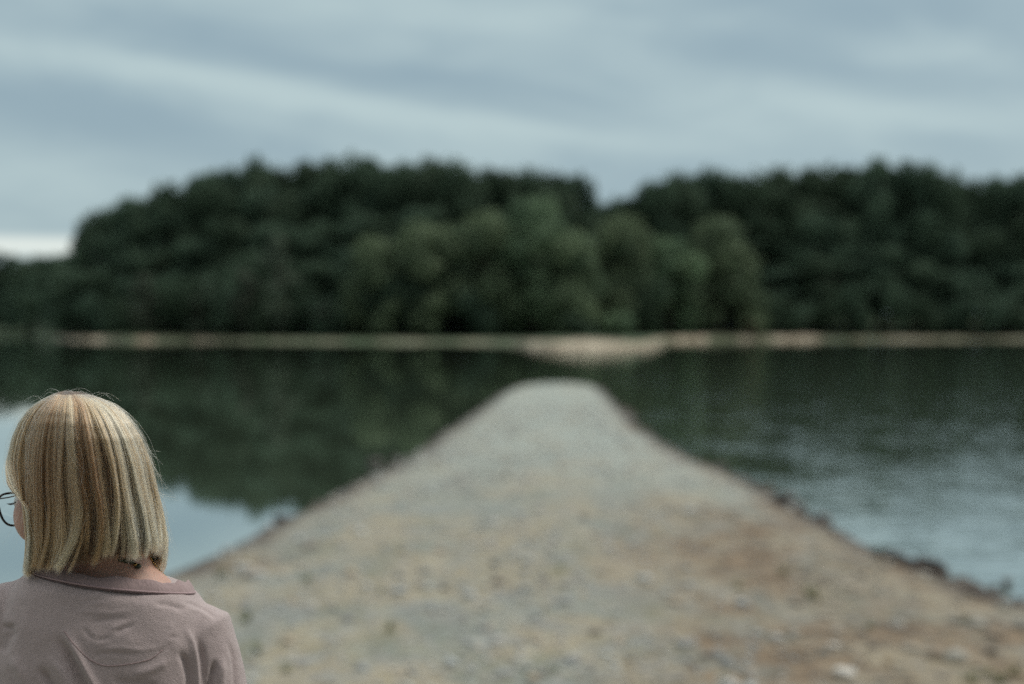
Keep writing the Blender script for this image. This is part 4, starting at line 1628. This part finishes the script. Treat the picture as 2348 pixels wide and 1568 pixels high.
def flow(p):
    """sideways flick of the ends, varying smoothly round the head"""
    return 0.13 + 0.11 * np.sin(3.0 * p + 0.6) + 0.06 * np.sin(7.3 * p + 2.0)


HD, HP = np.log(np.array([0.075, 0.034, 0.014])), np.log(np.array([0.920, 0.655, 0.375]))


def shade(b):
    """hair colour, painted shade included, from brown (0) to bleached blond (1)"""
    b = np.clip(np.asarray(b, float), 0, 1.05)[..., None]
    return np.exp(HD + (HP - HD) * b)


TT = np.linspace(0, 1, K)[None, :]


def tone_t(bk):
    """shade put into the colour: darker middle lengths, most at the back; paler ends"""
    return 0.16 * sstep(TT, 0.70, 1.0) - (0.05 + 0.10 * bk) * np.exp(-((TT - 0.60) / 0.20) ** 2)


n = 4600
ph = rg.uniform(0, 2 * math.pi, n)
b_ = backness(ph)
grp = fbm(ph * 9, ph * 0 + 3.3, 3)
tint = shade((0.22 - 0.20 * b_ + 0.9 * (grp - 0.5) + rg.normal(0, 0.06, n))[:, None] + 0 * TT)  # shade at the back and in lock gaps put into the colour
C, rr = strands(ph, rg.uniform(0.925, 0.955, n), K, vend(ph) + rg.normal(0, 6, n), np.full(n, 0.00019),
                (flow(ph) * (0.4 + 0.6 * np.maximum(0, np.cos(ph))) + rg.normal(0, 0.02, n), rg.uniform(0.02, 0.08, n)),
                (rg.normal(0, 0.010, n), rg.uniform(2, 6, n), rg.uniform(0, 6, n)), np.zeros(n), rg, raw=True)
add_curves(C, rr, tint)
f0 = 0.0
while f0 < 2 * math.pi:
    wdt = min(0.15, max(0.014, float(rg.lognormal(math.log(0.040), 0.75))))
    f0 += wdt * rg.uniform(0.7, 1.55)
    n = int(24 + wdt * 2500)
    s = np.where(rg.random(n) < 0.72, rg.normal(0, 0.42, n), rg.normal(0, 1.0, n))
    phs = f0 + s * wdt
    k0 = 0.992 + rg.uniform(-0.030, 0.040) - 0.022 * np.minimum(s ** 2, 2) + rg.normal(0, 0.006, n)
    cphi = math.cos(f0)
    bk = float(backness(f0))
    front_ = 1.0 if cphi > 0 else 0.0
    lock = min(0.92, max(0.22, 0.79 - 0.29 * bk - 0.10 * max(0.0, math.sin(f0)) * front_ + 0.45 * (float(fbm(np.array(f0 * 3.1 + 2.0), np.array(7.7), 2)) - 0.5) + rg.normal(0, 0.08)))  # darker at the back and camera-side left: shade put into the colour
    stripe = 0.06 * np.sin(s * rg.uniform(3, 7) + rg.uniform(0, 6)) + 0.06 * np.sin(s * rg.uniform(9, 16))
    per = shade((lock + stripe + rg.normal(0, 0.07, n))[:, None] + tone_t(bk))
    ve = vend(phs) + rg.normal(0, 5.0, n) + rg.normal(0, 10) - 12 * np.minimum(np.abs(s), 1.5) * rg.uniform(0, 1)
    front = max(0.0, cphi)
    curl = ((float(flow(f0)) + rg.normal(0.0, 0.06)) * (0.35 + 0.65 * front) * (0.3 if abs(f0 - R(60)) < R(14) else 1) + rg.normal(0, 0.016, n),
            rg.uniform(0.015, 0.10) + rg.normal(0, 0.012, n))
    amp, frq, pha = rg.normal(0, 0.034), rg.uniform(3, 7.0), rg.uniform(0, 6.28)
    loose = np.where(rg.random(n) < 0.22, 3.5, 1.0)
    jit = (amp + rg.normal(0, 0.006, n) * loose, np.full(n, frq) + rg.normal(0, 0.2, n) * loose, np.full(n, pha) + rg.normal(0, 0.15, n) * loose)
    C, rr = strands(phs, k0, K, ve, np.full(n, 0.00019), curl, jit, np.full(n, rg.uniform(-0.008, 0.014)), rg, None,
                    -s * wdt * rg.uniform(0.15, 0.62) * rg.uniform(0.5, 1.4, n), raw=True)
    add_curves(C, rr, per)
# stray hairs lifting off the outline
n = 150
ph = np.concatenate([rg.uniform(R(200), R(300), 70), rg.uniform(0, 2 * math.pi, 80)])
C, rr = strands(ph, 1.015 + np.abs(rg.normal(0, 0.028, n)), K, rg.uniform(1000, 1290, n), np.full(n, 0.00010),
                (rg.normal(0, 0.22, n), -np.abs(rg.normal(0.0, 0.09, n))), (rg.normal(0, 0.08, n), rg.uniform(2, 7, n), rg.uniform(0, 6, n)),
                rg.normal(0.03, 0.03, n), rg, raw=True)
add_curves(C, rr, shade(rg.uniform(0.75, 1.0, n)[:, None] + 0 * TT))
# wisps standing up over the crown and off the right side
for k in range(46):
    if k < 32:
        a = Lc(rg.uniform(60, 230), 0, 2.0)
        u0 = rg.uniform(70, 235)
        v0 = float(np.interp(u0, [60, 100, 150, 200, 240, 280], [955, 918, 899, 903, 918, 945])) + 4
        du = rg.uniform(25, 75) * rg.choice([-1, 1], p=[0.35, 0.65])
        up_ = rg.uniform(5, 19)
        q = [(u0 + du * f, v0 - up_ * math.sin(math.pi * min(1, f * 1.05) * 0.85) + 0.22 * abs(du) * f * f) for f in np.linspace(0, 1, 9)]
    else:
        f0_ = rg.uniform(0, 1)
        u0, v0 = 318 + 42 * f0_, 1010 + 120 * f0_
        ln = rg.uniform(25, 65)
        dr = rg.uniform(0.3, 0.9)
        q = [(u0 + ln * f * (0.55 + 0.35 * f), v0 + ln * dr * f * (1.2 - 0.35 * f) + 3 * math.sin(5 * f)) for f in np.linspace(0, 1, 9)]
    yy = 2.0 + rg.normal(0, 0.025)
    pp = np.array([Lc(a_, b_, yy) for a_, b_ in q])
    fr_ = np.linspace(0, 8, K)
    pp = np.stack([np.interp(fr_, np.arange(9), pp[:, c_]) for c_ in range(3)], -1)
    add_curves(pp[None], np.linspace(0.00009, 0.00005, K)[None], shade(rg.uniform(0.8, 1.0, 1)[:, None] + 0 * TT))
hme = npmesh('hair', np.concatenate(HVs), np.concatenate(HQs))
attr(hme, 'tint', np.clip(np.concatenate(HCs), 0.01, 0.95))
hm_ = Mat('blond_hair')
hc = hm_.attr('tint', 'Color')
hm_.set(Base_Color=hc, Roughness=0.30)
hm_.bs.inputs['Specular IOR Level'].default_value = 0.8
ht = hm_.node('ShaderNodeBsdfTranslucent')
hm_.l.new(hc, ht.inputs[0])
hx = hm_.node('ShaderNodeMixShader')
hx.inputs[0].default_value = 0.18
hm_.l.new(hm_.bs.outputs[0], hx.inputs[1])
hm_.l.new(ht.outputs[0], hx.inputs[2])
hm_.l.new(hx.outputs[0], hm_.out.inputs[0])
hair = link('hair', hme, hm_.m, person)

# the visible strands
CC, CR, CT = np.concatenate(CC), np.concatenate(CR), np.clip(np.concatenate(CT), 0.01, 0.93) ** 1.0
hcv = bpy.data.hair_curves.new('hair_strands')
hcv.add_curves([K] * len(CC))
hcv.position_data.foreach_set('vector', CC.astype(np.float32).ravel())
ra = hcv.attributes.get('radius') or hcv.attributes.new('radius', 'FLOAT', 'POINT')
ra.data.foreach_set('value', CR.astype(np.float32).ravel())
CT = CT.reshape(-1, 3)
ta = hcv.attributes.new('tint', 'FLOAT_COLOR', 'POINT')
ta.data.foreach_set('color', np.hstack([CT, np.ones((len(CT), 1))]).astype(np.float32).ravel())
hs = Mat('hair_strand')
hp = hs.node('ShaderNodeBsdfHairPrincipled')
hp.parametrization = 'COLOR'
hp.inputs['Roughness'].default_value = 0.36
hp.inputs['Radial Roughness'].default_value = 0.6
hp.inputs['Random Roughness'].default_value = 0.1
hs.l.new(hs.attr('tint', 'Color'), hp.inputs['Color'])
hs.l.new(hp.outputs[0], hs.out.inputs[0])
hcv.materials.append(hs.m)
so_ = bpy.data.objects.new('hair_strands', hcv)
so_.parent = hair
col.objects.link(so_)
sc.cycles_curves.shape = 'RIBBONS'
